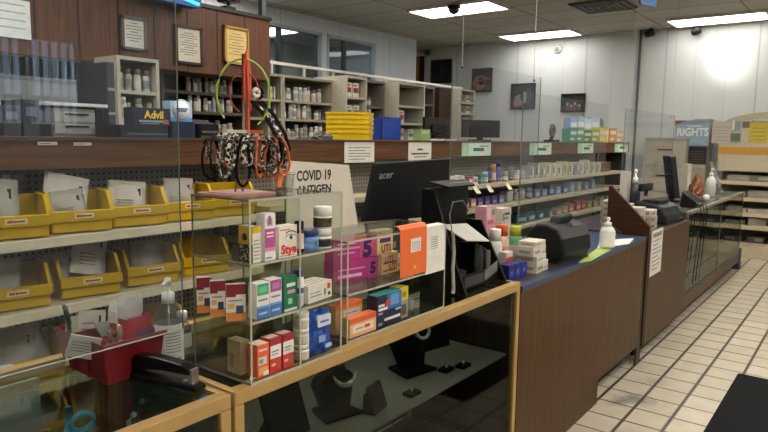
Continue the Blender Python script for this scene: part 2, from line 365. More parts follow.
# far wall details: seam, corner, doorway
b = MB(); b.box(XF-.03, 2.965, 0, XF, 2.995, CZ, M('#55585a', .5)); struct(b.build('trim_1'))
d = thing('door_1', '', ''); del d['label']; del d['category']; d['kind'] = 'structure'; d.location = (XF, 7.35, 0)
f = MB(); fm = M('#c4c6c8', .5)
f.box(-.06, -.5, 0, 0, -.41, 3.16, fm); f.box(-.06, .41, 0, 0, .5, 3.16, fm); f.box(-.06, -.5, 3.07, 0, .5, 3.16, fm); f.build('door_frame', d)
f = MB(); f.box(-.03, -.41, 0, -.005, -.27, 3.07, M('#151515', .5)); f.build('door_gap', d)
f = MB(); f.box(-.045, -.27, 0, -.005, .41, 3.07, wood('#a5662c', '#b87a3c', 'Z', .4)); f.build('door_leaf', d)
f = MB(); f.ball((-.09, -.12, 1.0), .03, STEEL, 8); f.tube([(-.09, -.12, 1), (-.04, -.12, 1)], .012, STEEL); f.build('door_knob', d)
b = MB(); b.box(XF-.015, YN, 0, XF, 6.9, .1, M('#3a3734', .6)); struct(b.build('baseboard_right'))
# brown panelled bulkhead over the left of the pharmacy
HY = 4.6
hz0, hz1 = AY(192, 72, HY).z, AY(270, 21, HY).z; hx1 = AY(270, 45, HY).x
b = MB(); b.box(-2.9, HY, hz0, hx1, HY+.18, hz1, PANELW)
for x in [hx1-.305*k for k in range(1, 22)]: b.box(x-.006, HY-.002, hz0, x+.006, HY, hz1, M('#1c0d09', .6))
struct(b.build('trim_2'))
b = MB(); b.box(-2.9, HY-.02, hz1, hx1+.01, HY+.2, hz1+.03, M('#1c1210', .5)); struct(b.build('trim_3'))
b = MB()
for x in (-2.86, 1.0, hx1-.06): b.box(x, HY+.04, hz1+.03, x+.05, HY+.09, CZ, M('#56585c', .5))
struct(b.build('trim_4'))

# ------------------------------------------------------------------ ceiling lamps and fittings
LAMP = emit('#fffbf5', 9.5)
def troffer(x, y, label, lamp=LAMP):
    t = thing('ceiling_light', label, 'light', (x, y, CZ-.035), 0, 'ceiling troffers')
    f = MB(); fm = M('#d8d6cf', .4)
    for (a, c, d, e) in ((-.305, -.61, -.28, .61), (.28, -.61, .305, .61), (-.28, -.61, .28, -.585), (-.28, .585, .28, .61)): f.box(a, c, 0, d, e, .035, fm)
    f.build('frame', t)
    f = MB(); f.box(-.28, -.585, .006, .28, .585, .03, lamp); f.build('diffuser', t); return t
troffer(7.36, 4.465, 'ceiling light panel nearest the camera, with a black dome hanging under it')
troffer(9.83, 4.42, 'ceiling light panel close to the far wall, above the guitar picture')
troffer(9.88, 1.84, 'ceiling light panel at the top right, above the bright patch of far wall')
FILL_LAMP = emit('#fff8ee', 15.0)  # fill light: unseen panels added to brighten shop, pharmacy and office
for i, (x, y) in enumerate(((7.36, .8), (4.9, -.6), (2.44, -.6), (4.9, 1.9), (0, -.6), (7.36, -2), (2.44, -2.9), (2.44, 1.9), (0, 2.3), (4.2, 3.6), (1.4, 3.6), (4.9, 5.6), (7.2, 7.6), (5.0, 7.6))):
    troffer(x, y, '%s of the added ceiling fill light panels, out of view' % ORD[i], emit('#fff8ee', 27.0) if y < 1 else (emit('#fff8ee', 42.0) if y > 7 else FILL_LAMP))
# ceiling air vent
t = thing('ceiling_vent', 'square louvred air vent in the ceiling at the top of the picture', 'vent', (8.2, 2.85, CZ))
f = MB(); vm = M('#6b6a64', .5)
f.box(-.33, -.33, -.02, .33, .33, 0, M('#48473f', .6)); f.build('backing', t)
f = MB()
for k in range(4):
    r = .31-.075*k
    for (a, c, d, e) in ((-r, -r, -r+.03, r), (r-.03, -r, r, r), (-r, -r, r, -r+.03), (-r, r-.03, r, r)): f.box(a, c, -.035, d, e, -.02, vm)
f.build('louvre', t)
# dome camera under the near lamp
p = AZ(454, 6, CZ-.04)
t = thing('dome_camera', 'small black dome security camera under the nearest ceiling light', 'security camera', (p.x, p.y, CZ-.036))
f = MB(); f.lathe([(.085, 0), (.085, -.03), (.075, -.035)], BLACK, n=20); f.build('mount', t)
f = MB(); f.lathe([(.072, -.035), (.07, -.06), (.05, -.09), (.02, -.105), (1e-5, -.107)], M('#101114', .1), n=20); f.build('dome', t)
# smoke detector on far wall
p = AX(558, 49, XF)
t = thing('smoke_detector', 'round white smoke detector high on the far wall', 'smoke detector', (XF, p.y, p.z))
T = Matrix.Rotation(-PI/2, 4, 'Y')
f = MB(); f.lathe([(.075, 0), (.075, .02), (.06, .035), (.03, .042), (1e-5, .043)], M('#c9c6bd', .5), T=T); f.build('body', t)
f = MB(); f.lathe([(.035, .041), (.03, .05), (1e-5, .05)], M('#8e8c86', .5), T=T); f.build('sensor', t)
# wall spots
for i, (px, py, lab) in enumerate(((650, 33, 'left black spot lamp fixed high on the far wall beside the dark seam'), (696, 31, 'right black spot lamp high on the far wall, shining on the bright patch'))):
    p = AX(px, py, XF-.02)
    t = thing('wall_spotlight', lab, 'spotlight', (XF, p.y, p.z))
    f = MB(); f.rbox(-.03, -.05, -.05, 0, .05, .05, DGREY, .02); f.build('wall_plate', t)
    f = MB(); f.tube([(-.02, 0, 0), (-.10, 0, .01)], .014, DGREY); f.build('arm', t)
    T = Matrix.Translation((-.12, -.02, -.02)) @ Matrix.Rotation(math.radians(70), 4, 'X')
    f = MB(); f.lathe([(.03, -.06), (.045, -.05), (.055, .06), (.05, .065)], DGREY, n=16, T=T); f.build('lamp_head', t)
sl = bpy.data.lights.new('wall_spot', 'SPOT'); sl.energy = 62; sl.color = (1, .96, .86); sl.spot_size = math.radians(38); sl.spot_blend = 1.0; sl.shadow_soft_size = .05
so = bpy.data.objects.new('wall_spot', sl); COL.objects.link(so); p = AX(728, 62, XF)
so.location = (XF-.95, p.y+.35, 3.0); so.rotation_euler = (p-Vector(so.location)).to_track_quat('-Z', 'Y').to_euler()
# camera on top of the bulkhead
p = AY(236, 12, HY-.05)
t = thing('security_camera', 'small black security camera on top of the brown bulkhead above the gold-framed certificate', 'security camera', (p.x, HY+.06, hz1+.03))
f = MB(); f.rbox(-.06, -.05, 0, .06, .05, .03, BLACK, .02); f.tube([(0, 0, .03), (0, -.01, .07)], .015, BLACK); f.build('foot', t)
f = MB(); f.rbox(-.09, -.09, .06, .07, .04, .13, BLACK, .025, axis='Y'); f.build('housing', t)
f = MB(); f.lathe([(.028, 0), (.028, .02), (.02, .022)], M('#2c2f36', .1), T=Matrix.Translation((-.01, -.09, .095)) @ Matrix.Rotation(PI/2, 4, 'X')); f.build('lens', t)
# hanging blue signs at the top edge of the picture
p0, p1 = AY(138, 2, HY-.12), AY(198, 9, HY-.12)
t = thing('lit_sign', 'blue lit sign at the top left, above the white certificates', 'sign', ((p0.x+p1.x)/2, HY-.115, p1.z))
hw = (p1.x-p0.x)/2
f = MB(); f.rbox(-hw, -.05, 0, hw, .05, .3, M('#1b4f8f', .4), .02, axis='Y'); f.build('box', t)
f = MB(); f.tube([(-hw+.03, -.058, .03), (hw*.3, -.058, .05), (hw-.03, -.058, .025)], .012, emit('#38b6ff', 4.0)); f.build('neon_tube', t)
f = MB()
for x in (-hw*.7, hw*.7): f.box(x-.015, .05, .05, x+.015, .115, .08, DGREY)
f.build('bracket', t)
p0, p1 = AZ(629, 0, 2.98), AZ(651, 7, 2.98)
t = thing('hanging_sign', 'small blue sign hanging from the ceiling beside the air vent', 'sign', (7.4, 2.1, 2.97))
f = MB(); f.rbox(-.13, -.03, 0, .13, .0, .18, M('#4f7fb4', .5), .03, axis='Y', T=Matrix.Rotation(-.4, 4, 'Z')); f.build('board', t)
f = MB()
for x in (-.1, .1): f.tube([(x*.92, -.015-x*.38, .17), (x*.92, -.015-x*.38, .23)], .002, STEEL)
f.build('chain', t)

# ------------------------------------------------------------------ pictures on the far wall
def picture(px0, py0, px1, py1, label, paint, cat='picture', name='framed_picture'):
    a, c = AX(px0, py0, XF), AX(px1, py1, XF); y0, y1 = c.y, a.y; z0, z1 = c.z, a.z; w, h = (y1-y0)/2, z1-z0
    t = thing(name, label, cat, (XF-.002, (y0+y1)/2, z0))
    f = MB(); fm = M('#17120f', .5)
    for q in ((-w, 0, -w+.02, h), (w-.02, 0, w, h), (-w, 0, w, .02), (-w, h-.02, w, h)): f.box(-.035, q[0], q[1], 0, q[2], q[3], fm)
    f.build('frame', t)
    f = MB(); paint(f, w-.02, h-.02); f.build('canvas', t)
def P_dark(f, w, h):
    f.box(-.02, -w, .02, -.001, w, h, M('#17181a', .6, 0, .9, 9))
    f.box(-.022, -w*.3, h*.2, -.02, w*.2, h*.85, M('#2b2621', .6, 0, .5, 20))
def P_guitar(f, w, h):
    f.box(-.02, -w, .02, -.001, w, h, M('#1b1917', .6, 0, .8, 9))
    for (y, z, a, s) in ((w*.3, h*.42, .13, 'b8794a'), (w*.05, h*.52, .09, 'a5663a')):
        f.lathe([(a, 0), (a, .002)], M('#'+s, .5), n=18, T=Matrix.Translation((-.022, y, z)) @ Matrix.Rotation(PI/2, 4, 'Y'))
    f.lathe([(.035, 0), (.035, .002)], INK, n=14, T=Matrix.Translation((-.0245, w*.22, h*.44)) @ Matrix.Rotation(PI/2, 4, 'Y'))
    f.box(-.023, -w*.8, h*.6, -.021, w*.05, h*.66, M('#8a5a38', .5), T=Matrix.Rotation(.12, 4, 'X'))
    f.box(-.0215, -w*.9, h*.1, -.02, -w*.3, h*.3, M('#4d443c', .6))
def P_street(f, w, h):
    f.box(-.02, -w, .02, -.001, w, h, M('#23252c', .6, 0, .9, 9))
    for k, (y, z, a, e, c) in enumerate(((.1, .12, .8, .4, '8d6a72'), (.2, .35, .7, .6, '6e7480'), (-.7, .2, -.35, .85, '3a4252'), (-.3, .25, -.1, .7, '9aa0a8'), (.45, .55, .9, .9, '2f2f34'))):
        f.box(-.022-.0004*k, w*y, h*z, -.02, w*a, h*e, M('#'+c, .6, 0, .3))
def P_band(f, w, h):
    f.box(-.02, -w, .02, -.001, w, h, M('#1a1c22', .6, 0, .9, 9))
    for k, (y, z) in enumerate(((-.6, .3), (-.2, .42), (.15, .3), (.5, .4))):
        f.box(-.022, w*y-.03, h*.1, -.02, w*y+.03, h*z, M('#5b4a48', .6)); f.ball((-.022, w*y, h*(z+.07)), .025, M('#9c8577', .6), 6, (.1, 1, 1))
picture(432, 60.5, 452, 83, 'dark framed picture on the far wall nearest the brown doorway', P_dark)
picture(473, 69, 492, 92, 'dark picture of an orange guitar on the far wall', P_guitar)
picture(512, 84, 535, 109, 'picture of a dim street with a reddish figure on the far wall', P_street)
picture(562, 94, 585, 112, 'rightmost of the four dark wall pictures, above the coloured boxes', P_band)

# ------------------------------------------------------------------ certificates on the bulkhead
def certificate(px0, py0, px1, py1, label, fr, pp, lines, name='certificate'):
    a, c = AY(px0, py0, HY-.006), AY(px1, py1, HY-.006); w, h = (c.x-a.x)/2, a.z-c.z
    t = thing(name, label, 'certificate', ((a.x+c.x)/2, HY-.004, c.z), 0, 'certificates on the bulkhead')
    f = MB()
    for q in ((-w, 0, -w+.02, h), (w-.02, 0, w, h), (-w, 0, w, .02), (-w, h-.02, w, h)): f.box(q[0], -.024, q[1], q[2], 0, q[3], fr)
    f.build('frame', t)
    f = MB(); f.box(-w+.02, -.012, .02, w-.02, -.001, h-.02, pp)
    for k in range(lines):
        z = h*(.8-.62*k/lines); ww = w*(.35 if k % 3 == 0 else .62); f.box(-ww, -.0126, z, ww, -.012, z+.006, M('#6f6c66', .7))
    f.build('document', t)
certificate(120, 15, 146, 52, 'white certificate in a thin frame on the brown bulkhead, left of the other two', M('#5e5a5e', .5), PAPER, 7)
certificate(174, 24, 202, 66, 'cream certificate in a dark brown frame, middle of the three on the bulkhead', M('#2a1511', .5), M('#cfc8b4', .7), 10)
certificate(223, 25, 248, 66, 'yellowed certificate in a gold frame at the right end of the bulkhead', M('#a27f42', .35, .3), M('#d2b56f', .7), 8)
p0, p1 = AY(-6, -4, HY-.01), AY(31, 40, HY-.01); w = (p1.x-p0.x)/2
t = thing('poster_sign', 'pale poster high on the bulkhead at the top left corner', 'poster', ((p0.x+p1.x)/2, HY-.004, p1.z))
f = MB(); f.box(-w, -.014, 0, w, 0, p0.z-p1.z, M('#d9dcd8', .7))
for k in range(6): f.box(-w*.8, -.0146, .06+.05*k, w*.7, -.014, .07+.05*k, M('#9fb0a6', .7))
f.build('poster_sheet', t)
# ================================================================== PHARMACY SHELVING BEHIND THE COUNTER
SHY = 4.8
def X48(px): return AY(px, 100, SHY).x
def Z48(py, px=300): return AY(px, py, SHY).z
def shelf_unit(x0, x1, yf, yb, z1, shelves, mat, back, label, dividers=(), name='shelf_unit', th=.025):
    t = thing(name, label, 'shelf', ((x0+x1)/2, yf, 0)); w = (x1-x0)/2; d = yb-yf
    for s in (-1, 1): MB().box(s*w-(.025 if s > 0 else 0), 0, 0, s*w+(.025 if s < 0 else 0), d, z1, mat).build('side_panel', t)
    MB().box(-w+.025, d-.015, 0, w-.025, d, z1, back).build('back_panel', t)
    for z in shelves: MB().box(-w+.025, .005, z-th, w-.025, d-.015, z, mat).build('shelf', t)
    for x in dividers: MB().box(x-w-.01, .01, shelves[0], x-w+.01, d-.015, z1-.03, mat).build('divider', t)
    MB().box(-w+.025, 0, z1-.025, w-.025, d-.015, z1, mat).build('top_panel', t)
    return t
def pill_bottle(x, y, z, r, h, body, cap, band, label, group, name='medicine_bottle'):
    m = MB(); hb = h*.76
    m.lathe([(r*.93, 0), (r, h*.03), (r, hb*.88), (r*.72, hb)], body, n=12)
    m.lathe([(r*.8, hb), (r*.8, h*.98), (r*.74, h)], cap, n=12)
    if band: m.lathe([(r*1.01, hb*.2), (r*1.01, hb*.7)], band, n=12, caps=False)
    o = m.build(name, loc=(x, y, z)); return tag(o, label, 'bottle', group)
CR = M('#978f7c', .6); CRB = M('#776f61', .7); DK = M('#4c4238', .6); DKB_SHADE = M('#3a322b', .7); WH = M('#b4ae9d', .6); WHB = M('#98917f', .7)
z_s = [Z48(101), Z48(119), Z48(138)]; z_top = AY(300, 76.5, SHY).z; zrail = AY(360, 74.5, 5.16).z
ZA = [1.60, 1.80]
cols = ['#c9c5b8', '#b9b4a6', '#a8a396', '#d0ccc2', '#8f8a80', '#a88f7c', '#bcb8ad']
def fill(x0, x1, n, zsh, yf, place, hmin=.09, hmax=.15, seed=1, dim=False):
    rng = random.Random(seed)
    for si, z in enumerate(zsh):
        nm = place[si]
        k = n if isinstance(n, int) else n[si]
        for i in range(k):
            x = x0+(x1-x0)*(i+.5)/k+rng.uniform(-.008, .008); h = rng.uniform(hmin, hmax); r = min((x1-x0)/k*.40, rng.uniform(.028, .04))
            c = rng.choice(cols); kind = rng.random()
            body = M(c, .5); cap = M(rng.choice(['#d8d5cc', '#d8d5cc', '#b5b1a6', '#77726a']), .5); band = M(rng.choice(['#d2cfc6', '#8d8478', '#b3a698', '#8d959c', '#c8c4b8']), .6)
            pill_bottle(x, yf+.05+rng.uniform(0, .05), z, r, h, body, cap, band, '%s medicine bottle from the left on the %s' % (ORD[i], nm), 'medicine bottles on the ' + nm)
# white unit at the left, under the bulkhead
ya = 4.25
xa0, xa1 = AY(118, 100, ya).x, AY(160, 100, ya).x
za = [AY(140, 121, ya).z, AY(140, 91, ya).z]
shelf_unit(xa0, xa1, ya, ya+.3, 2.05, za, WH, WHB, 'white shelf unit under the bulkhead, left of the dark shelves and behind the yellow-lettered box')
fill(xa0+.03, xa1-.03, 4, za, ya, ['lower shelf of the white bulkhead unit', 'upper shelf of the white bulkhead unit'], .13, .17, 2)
MB_x = [X48(162), X48(247)]
zb = [Z48(137), AY(215, 112, SHY).z, AY(215, 93, SHY).z]
shelf_unit(MB_x[0], MB_x[1], SHY+.0, SHY+.32, 2.04, zb, DK, DKB_SHADE, 'shelves painted dark for the shade under the bulkhead, behind the hair accessory rack')  # bulkhead's shade is put into this unit's dark colours
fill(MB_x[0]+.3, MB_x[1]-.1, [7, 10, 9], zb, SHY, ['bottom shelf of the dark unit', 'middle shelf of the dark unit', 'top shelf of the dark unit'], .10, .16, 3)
c0, c1 = X48(247)+.004, X48(283)-.004
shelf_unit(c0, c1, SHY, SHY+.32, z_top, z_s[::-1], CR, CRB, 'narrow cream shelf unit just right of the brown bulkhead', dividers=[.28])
fill(c0+.33, c1-.04, 3, z_s[::-1], SHY, ['bottom shelf of the narrow cream unit', 'middle shelf of the narrow cream unit', 'top shelf of the narrow cream unit'], .1, .15, 4)
c0, c1 = X48(283), AY(346, 100, 4.62).x-.006
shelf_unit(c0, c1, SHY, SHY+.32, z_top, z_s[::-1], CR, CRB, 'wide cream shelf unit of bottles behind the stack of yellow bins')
fill(c0+.05, c1-.12, [9, 9, 8], z_s[::-1], SHY, ['bottom shelf of the wide cream unit', 'middle shelf of the wide cream unit', 'top shelf of the wide cream unit'], .09, .17, 5)
def tower(pa, pb, top_py, label, shelves_py, yf, mat=WH, back=WHB):
    x0, x1 = AY(pa, 100, yf).x, AY(pb, 100, yf).x; pm = (pa+pb)/2
    z1 = AY(pm, top_py, yf).z; zz = [AY(pm, p, yf).z for p in shelves_py]
    shelf_unit(x0, x1, yf, SHY+.3, z1, zz, mat, back, label, name='cubby_tower'); return x0, x1, zz
x0, x1, zz = tower(346, 367, 76.5, 'white cubby tower directly above the stack of yellow bins', (138, 118, 97), 4.62)
def med_box(x, y, z, w, d, h, c, c2, label, group, cat='box', name='medicine_box'):
    m = MB(); m.box(-w/2, -d/2, 0, w/2, d/2, h, M(c, .55)); m.box(-w*.42, -d/2-.0006, h*.3, w*.42, -d/2, h*.65, M(c2, .55))
    m.box(-w*.42, -d/2-.0006, h*.75, w*.2, -d/2, h*.85, M(c2, .55))
    return tag(m.build(name, loc=(x, y, z)), label, cat, group)
for i, (fx, c, c2) in enumerate(((.28, '#d8d2c6', '#a3362e'), (.62, '#d5cfc2', '#8e2f2a'))):
    med_box(x0+(x1-x0)*fx, 4.72, zz[2], .1, .1, .16, c, c2, '%s white and red box in the top cubby above the yellow bins' % ('left', 'right')[i], 'boxes in the tower above the yellow bins')
for i, fx in enumerate((.3, .66)):
    med_box(x0+(x1-x0)*fx, 4.72, zz[1], .09, .1, .14, '#cfcabd', '#6d675d', '%s grey and white box in the second cubby above the yellow bins' % ('left', 'right')[i], 'boxes in the tower above the yellow bins')
c0, c1 = AY(367, 100, 4.62).x+.006, AY(398, 100, 4.6).x-.006
zf = [Z48(138, 385), Z48(121, 385), Z48(107, 385)]
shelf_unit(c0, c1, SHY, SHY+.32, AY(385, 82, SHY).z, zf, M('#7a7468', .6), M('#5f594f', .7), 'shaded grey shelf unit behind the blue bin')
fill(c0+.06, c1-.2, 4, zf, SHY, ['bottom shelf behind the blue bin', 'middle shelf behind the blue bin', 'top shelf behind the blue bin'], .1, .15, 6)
x0, x1, zz = tower(398, 425, 83.5, 'white cubby tower with a red box in it, left of the black monitor', (140, 123, 106), 4.6)
for i, (fx, c, c2, zi, h) in enumerate(((.3, '#c9c3b6', '#b3332c', 1, .15), (.3, '#c7c1b4', '#7d6a62', 0, .14), (.66, '#cdc8bc', '#4e6f54', 0, .13))):
    med_box(x0+(x1-x0)*fx, 4.72, zz[zi]+.001, .11, .1, h, c, c2, ['white and red box in the middle cubby tower', 'white and grey box low in the middle cubby tower', 'white and green box low in the middle cubby tower'][i], 'boxes in the middle cubby tower')
c0, c1 = AY(425, 100, 4.6).x+.006, AY(460.5, 100, 4.6).x-.32
zh = [Z48(139, 440), Z48(121, 440), Z48(105, 440)]
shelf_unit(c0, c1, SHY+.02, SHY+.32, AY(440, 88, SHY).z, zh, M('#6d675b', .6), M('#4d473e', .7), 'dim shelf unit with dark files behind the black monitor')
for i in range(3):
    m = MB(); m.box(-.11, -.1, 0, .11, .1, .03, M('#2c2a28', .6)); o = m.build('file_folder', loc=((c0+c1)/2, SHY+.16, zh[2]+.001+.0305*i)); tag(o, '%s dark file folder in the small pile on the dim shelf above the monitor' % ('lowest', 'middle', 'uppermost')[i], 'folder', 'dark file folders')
m = MB(); xp0, xp1 = AY(460.5, 100, 4.6).x-.31, AY(460.5, 100, 4.6).x-.006; m.box(xp0, 4.75, 0, xp1, 5.1, AY(455, 90, SHY).z, wood('#2a150d', '#40241a', 'Z', .5))
tag(m.build('end_panel'), 'tall dark brown end panel between the dim shelves and the last white tower', 'panel')
x0, x1, zz = tower(460.5, 475, 89.5, 'white cubby tower at the right end of the pharmacy shelving', (138, 131, 124, 113, 102), 4.6)
rng = random.Random(3)
for zi in range(5):
    for k in range(2):
        c = rng.choice(['#8e5348', '#b9a88f', '#6d7a70', '#94603f', '#c6c0b2'])
        med_box(x0+(x1-x0)*(.3+.38*k), 4.68, zz[zi], .1, .08, [.05, .05, .09, .1, .1][zi], c, '#5b554c', '%s box on the %s shelf of the right end white tower' % (('left', 'right')[k], ('lowest', 'second', 'third', 'fourth', 'top')[zi]), 'boxes in the right end tower')
m = MB(); a, c = AY(268, 62.5, 5.16), AY(462, 88.8, 5.16); m.box(a.x, 5.14, zrail-.014, c.x, 5.18, zrail+.014, M('#ece8dd', .5))
for k in range(9): xx = a.x+.05+(c.x-a.x-.1)*k/8; m.box(xx-.012, 5.15, 0, xx+.012, 5.17, zrail-.012, M('#c9c4b6', .5))
tag(m.build('shelf_top_rail'), 'long white rail running along the top of the cream pharmacy shelves', 'rail')

# ================================================================== PHARMACY COUNTER (brown band) AND PEGBOARD GONDOLA
BY = 2.42; BZ0, BZ1 = 1.368, 1.487
bx1 = AY(629, 148, BY).x
t = thing('pharmacy_counter', 'long raised brown pharmacy counter running across the shop above the pegboard shelves', 'counter', (0, BY, 0))
MB().box(-.9, 0, BZ0, bx1, .03, BZ1-.012, WALNUTX).build('front_board', t)
MB().box(-.9, -.008, BZ1-.012, bx1, .75, BZ1, M('#4b3329', .4)).build('countertop', t)
MB().box(-.9, .40, 0, bx1, .44, BZ1-.012, M('#3b352f', .7)).build('back_panel', t)
MB().box(bx1-.02, .03, 0, bx1, .4, BZ1-.012, M('#3c3a36', .7)).build('end_panel', t)
GY = 2.27; PEGY = 2.60
PEG = pegboard_mat('#857f73', '#25211d')
def gondola(x0, x1, shelves, label, dep):
    t = thing('shelving_gondola', label, 'shelving', (x0, GY, 0)); L = x1-x0
    MB().box(0, PEGY-GY, .12, L, PEGY-GY+.02, BZ0, PEG).build('pegboard', t)
    for x in (0, L-.03) if L < 4 else (.03, L*.35, L*.68, L-.03): MB().box(x, PEGY-GY-.03, 0, x+.03, PEGY-GY, BZ0, M('#3a3834', .5)).build('upright', t)
    for z, d in shelves:
        s = MB(); s.box(.005, PEGY-GY-d, z-.03, L-.005, PEGY-GY-.005, z, CREAM); s.box(.005, PEGY-GY-d-.012, z-(.030 if L < 4 else .022), L-.005, PEGY-GY-d, z+.004, M('#cfc6a8', .45) if L < 4 else M('#b5ac92', .5)); s.build('shelf', t)
    MB().box(0, .02, 0, L, PEGY-GY, .12, M('#6d675a', .6)).build('base', t)
    return t
ZL = [1.132, .883, .614, .36]; ZR = [1.165, .992, .79]
gondola(-.8, 2.02, [(z, .33) for z in ZL], 'pegboard shelving on the left filled with yellow bins', 0)
gondola(2.05, AY(622, 200, GY).x, [(z, .33) for z in ZR]+[(.5, .33)], 'pegboard shelving on the right, behind the black monitor, full of boxes and bottles', 0)
# ------------------------------------------------------------------ yellow bins
def make_bin(label):
    t = thing('yellow_bin', label, 'bin', (0, 0, 0), 0, 'yellow plastic bins')
    w, d, h, hf, th = .107, .185, .14, .072, .004
    m = MB()
    m.box(-w+.004, 0.012, 0, w-.004, d, th, YELLOW)                                   # floor
    m.box(-w, d-th, 0, w, d, h, YELLOW)                                               # back
    for s in (-1, 1):
        x = s*w; x2 = x-s*th
        m.prism([(x, d, 0), (x, d, h), (x, .055, h), (x, .012, hf+.008), (x, .012, 0)], (x2-x, 0, 0), YELLOW)
        m.prism([(x+s*.005, d, h), (x+s*.005, d, h+.006), (x+s*.005, .055, h+.006), (x+s*.005, .006, hf+.01), (x+s*.005, .006, hf), (x+s*.005, .06, h-.002)], (-s*.012, 0, 0), YELLOW)
    m.box(-w+.004, .008, 0, w-.004, .014, hf-.03, YELLOW)                              # front lower
    m.prism([(-w-.004, .008, hf-.034), (-w-.004, -.008, hf-.03), (-w-.004, -.008, hf+.006), (-w-.004, .010, hf+.008)], (2*w+.008, 0, 0), YELLOW)    # front lip
    m.build('tub', t, bevel=.0015, seg=1)
    l = MB(); l.box(-.032, -.0095, hf-.02, .036, -.008, hf-.002, M('#d9c9a8', .6))
    l.box(-.026, -.0099, hf-.016, -.008, -.0095, hf-.006, M('#b8502f', .6)); l.box(0, -.0099, hf-.015, .028, -.0095, hf-.008, M('#a0522d', .6)); l.box(-.006, -.0099, hf-.016, -.001, -.0095, hf-.007, INK)
    l.build('label', t); return t
rows = [('top', ZL[0], [.430, .672, .912, 1.149, 1.386, 1.624, 1.862]), ('middle', ZL[1], [.64, .905, 1.172, 1.438, 1.70]), ('lower', ZL[2], [.94, 1.2, 1.46]), ('bottom', ZL[3], [.95, 1.2])]
first = None; BINS = {}
for rn, z, xs in rows:
    for i, x in enumerate(xs):
        x += .028
        lab = 'yellow plastic bin on the %s shelf of the left pegboard, %s from the left' % (rn, ORD[i])
        if first is None: first = make_bin(lab); o = first; o.location = (x, GY+.04, z+.0055); o.rotation_euler = (0, 0, -.2)
        else: o = dup(first, (x, GY+.04, z+.0055), -.2, lab)
        BINS[(rn, i)] = (x, z)
# ------------------------------------------------------------------ paper pharmacy bags standing in the bins
def paper_bag(x, y, z, w, h, tilt, lean, label, mat=None, mark=True, rz=0, seed=0, th=.022):
    """folded prescription bag, slightly crumpled"""
    rng = random.Random(seed); nx, nz = 6, 8; vs, fs = [], []; m = MB(); mat = mat or PAPER
    x += .028+.2*(y-GY); y += .03; rz -= .2; h *= .90; w *= .92
    for side in (0, 1):
        for j in range(nz+1):
            for i in range(nx+1):
                u, v = i/nx, j/nz; puff = math.sin(PI*u)**.6*(1-v)**.5*th+.002
                vs.append(((u-.5)*w+rng.uniform(-.002, .002), (-puff if side == 0 else puff)+rng.uniform(-.002, .002), v*h+rng.uniform(-.002, .002)))
    N = (nx+1)*(nz+1)
    for j in range(nz):
        for i in range(nx):
            a = j*(nx+1)+i; fs.append((a, a+1, a+nx+2, a+nx+1)); fs.append((N+a+1, N+a, N+a+nx+1, N+a+nx+2))
    def rim(k): fs.append((k[0], N+k[0], N+k[1], k[1]))
    for i in range(nx): rim((i+1, i)); rim((nz*(nx+1)+i, nz*(nx+1)+i+1))
    for j in range(nz): rim((j*(nx+1), (j+1)*(nx+1))); rim(((j+1)*(nx+1)+nx, j*(nx+1)+nx))
    m.add(vs, fs, mat, True)
    m.box(-w*.46, -.0075, h*.82, w*.46, .0035, h*.98, mat)
    if mark:
        m.box(w*.26, -.0105, h*.6, w*.34, -.008, h*.8, INK)
        for k in range(4): m.box(-w*.3, -th-.002, h*(.22+.08*k), w*.12, -th*.6, h*(.235+.08*k), M('#9a958a', .7))
    o = m.build('paper_bag', loc=(x, y, z+abs(math.sin(tilt))*w*.5+abs(math.sin(lean))*th+.002)); o.rotation_euler = (lean, tilt, rz)
    return tag(o, label, 'bag', 'pharmacy bags in the yellow bins')
GBAG = M('#a09b90', .55); WBAG = M('#c2bcad', .6)
bz = .011
paper_bag(.865, GY+.12, ZL[0]+bz, .17, .21, .06, -.25, 'large grey bag at the left edge, in the third yellow bin of the top shelf', GBAG, True, 0, 1)
paper_bag(.845, GY+.075, ZL[0]+bz, .10, .15, -.2, -.22, 'small grey bag leaning in front of the large grey bag at the left edge', GBAG, True, 0, 2)
paper_bag(1.10, GY+.125, ZL[0]+bz, .18, .20, .25, -.22, 'crumpled white bag flopping over the fourth yellow bin of the top shelf', WBAG, True, .1, 3)
paper_bag(1.125, GY+.07, ZL[0]+bz, .13, .15, -.12, -.3, 'folded grey-white bag in front of the crumpled white bag on the top shelf', GBAG, True, -.1, 4)
paper_bag(1.37, GY+.135, ZL[0]+bz, .17, .17, .1, -.2, 'white bag at the back of the fifth yellow bin, against the pegboard', WBAG, True, 0, 5)
paper_bag(1.62, GY+.12, ZL[0]+bz, .15, .18, .03, -.2, 'white bag with a blue mark in the sixth yellow bin of the top shelf', GBAG, True, 0, 6)
paper_bag(1.18, GY+.10, ZL[1]+bz+.03, .15, .19, .28, -.3, 'big white prescription bag sticking up from the third yellow bin of the middle shelf', WBAG, True, .15, 7)
paper_bag(1.10, GY+.135, ZL[1]+bz, .12, .16, -.06, -.15, 'grey bag behind the big white prescription bag on the middle shelf', GBAG, True, 0, 8)
paper_bag(.86, GY+.135, ZL[1]+bz, .16, .165, .12, -.25, 'pale bag at the back of the second yellow bin on the middle shelf', GBAG, False, 0, 9)
paper_bag(1.46, GY+.135, ZL[1]+bz, .16, .16, .06, -.2, 'pale bag in the fourth yellow bin of the middle shelf', GBAG, False, 0, 10)
paper_bag(.90, GY+.12, ZL[2]+bz, .15, .17, .12, -.3, 'grey bag in the first yellow bin of the lower shelf', GBAG, True, 0, 11)
paper_bag(.97, GY+.135, ZL[2]+bz, .14, .16, -.22, -.2, 'second grey bag in the first yellow bin of the lower shelf', GBAG, False, 0, 12)
paper_bag(1.19, GY+.13, ZL[2]+bz, .14, .17, .18, -.25, 'pale bag in the second yellow bin of the lower shelf, behind the red tray', WBAG, True, 0, 13)
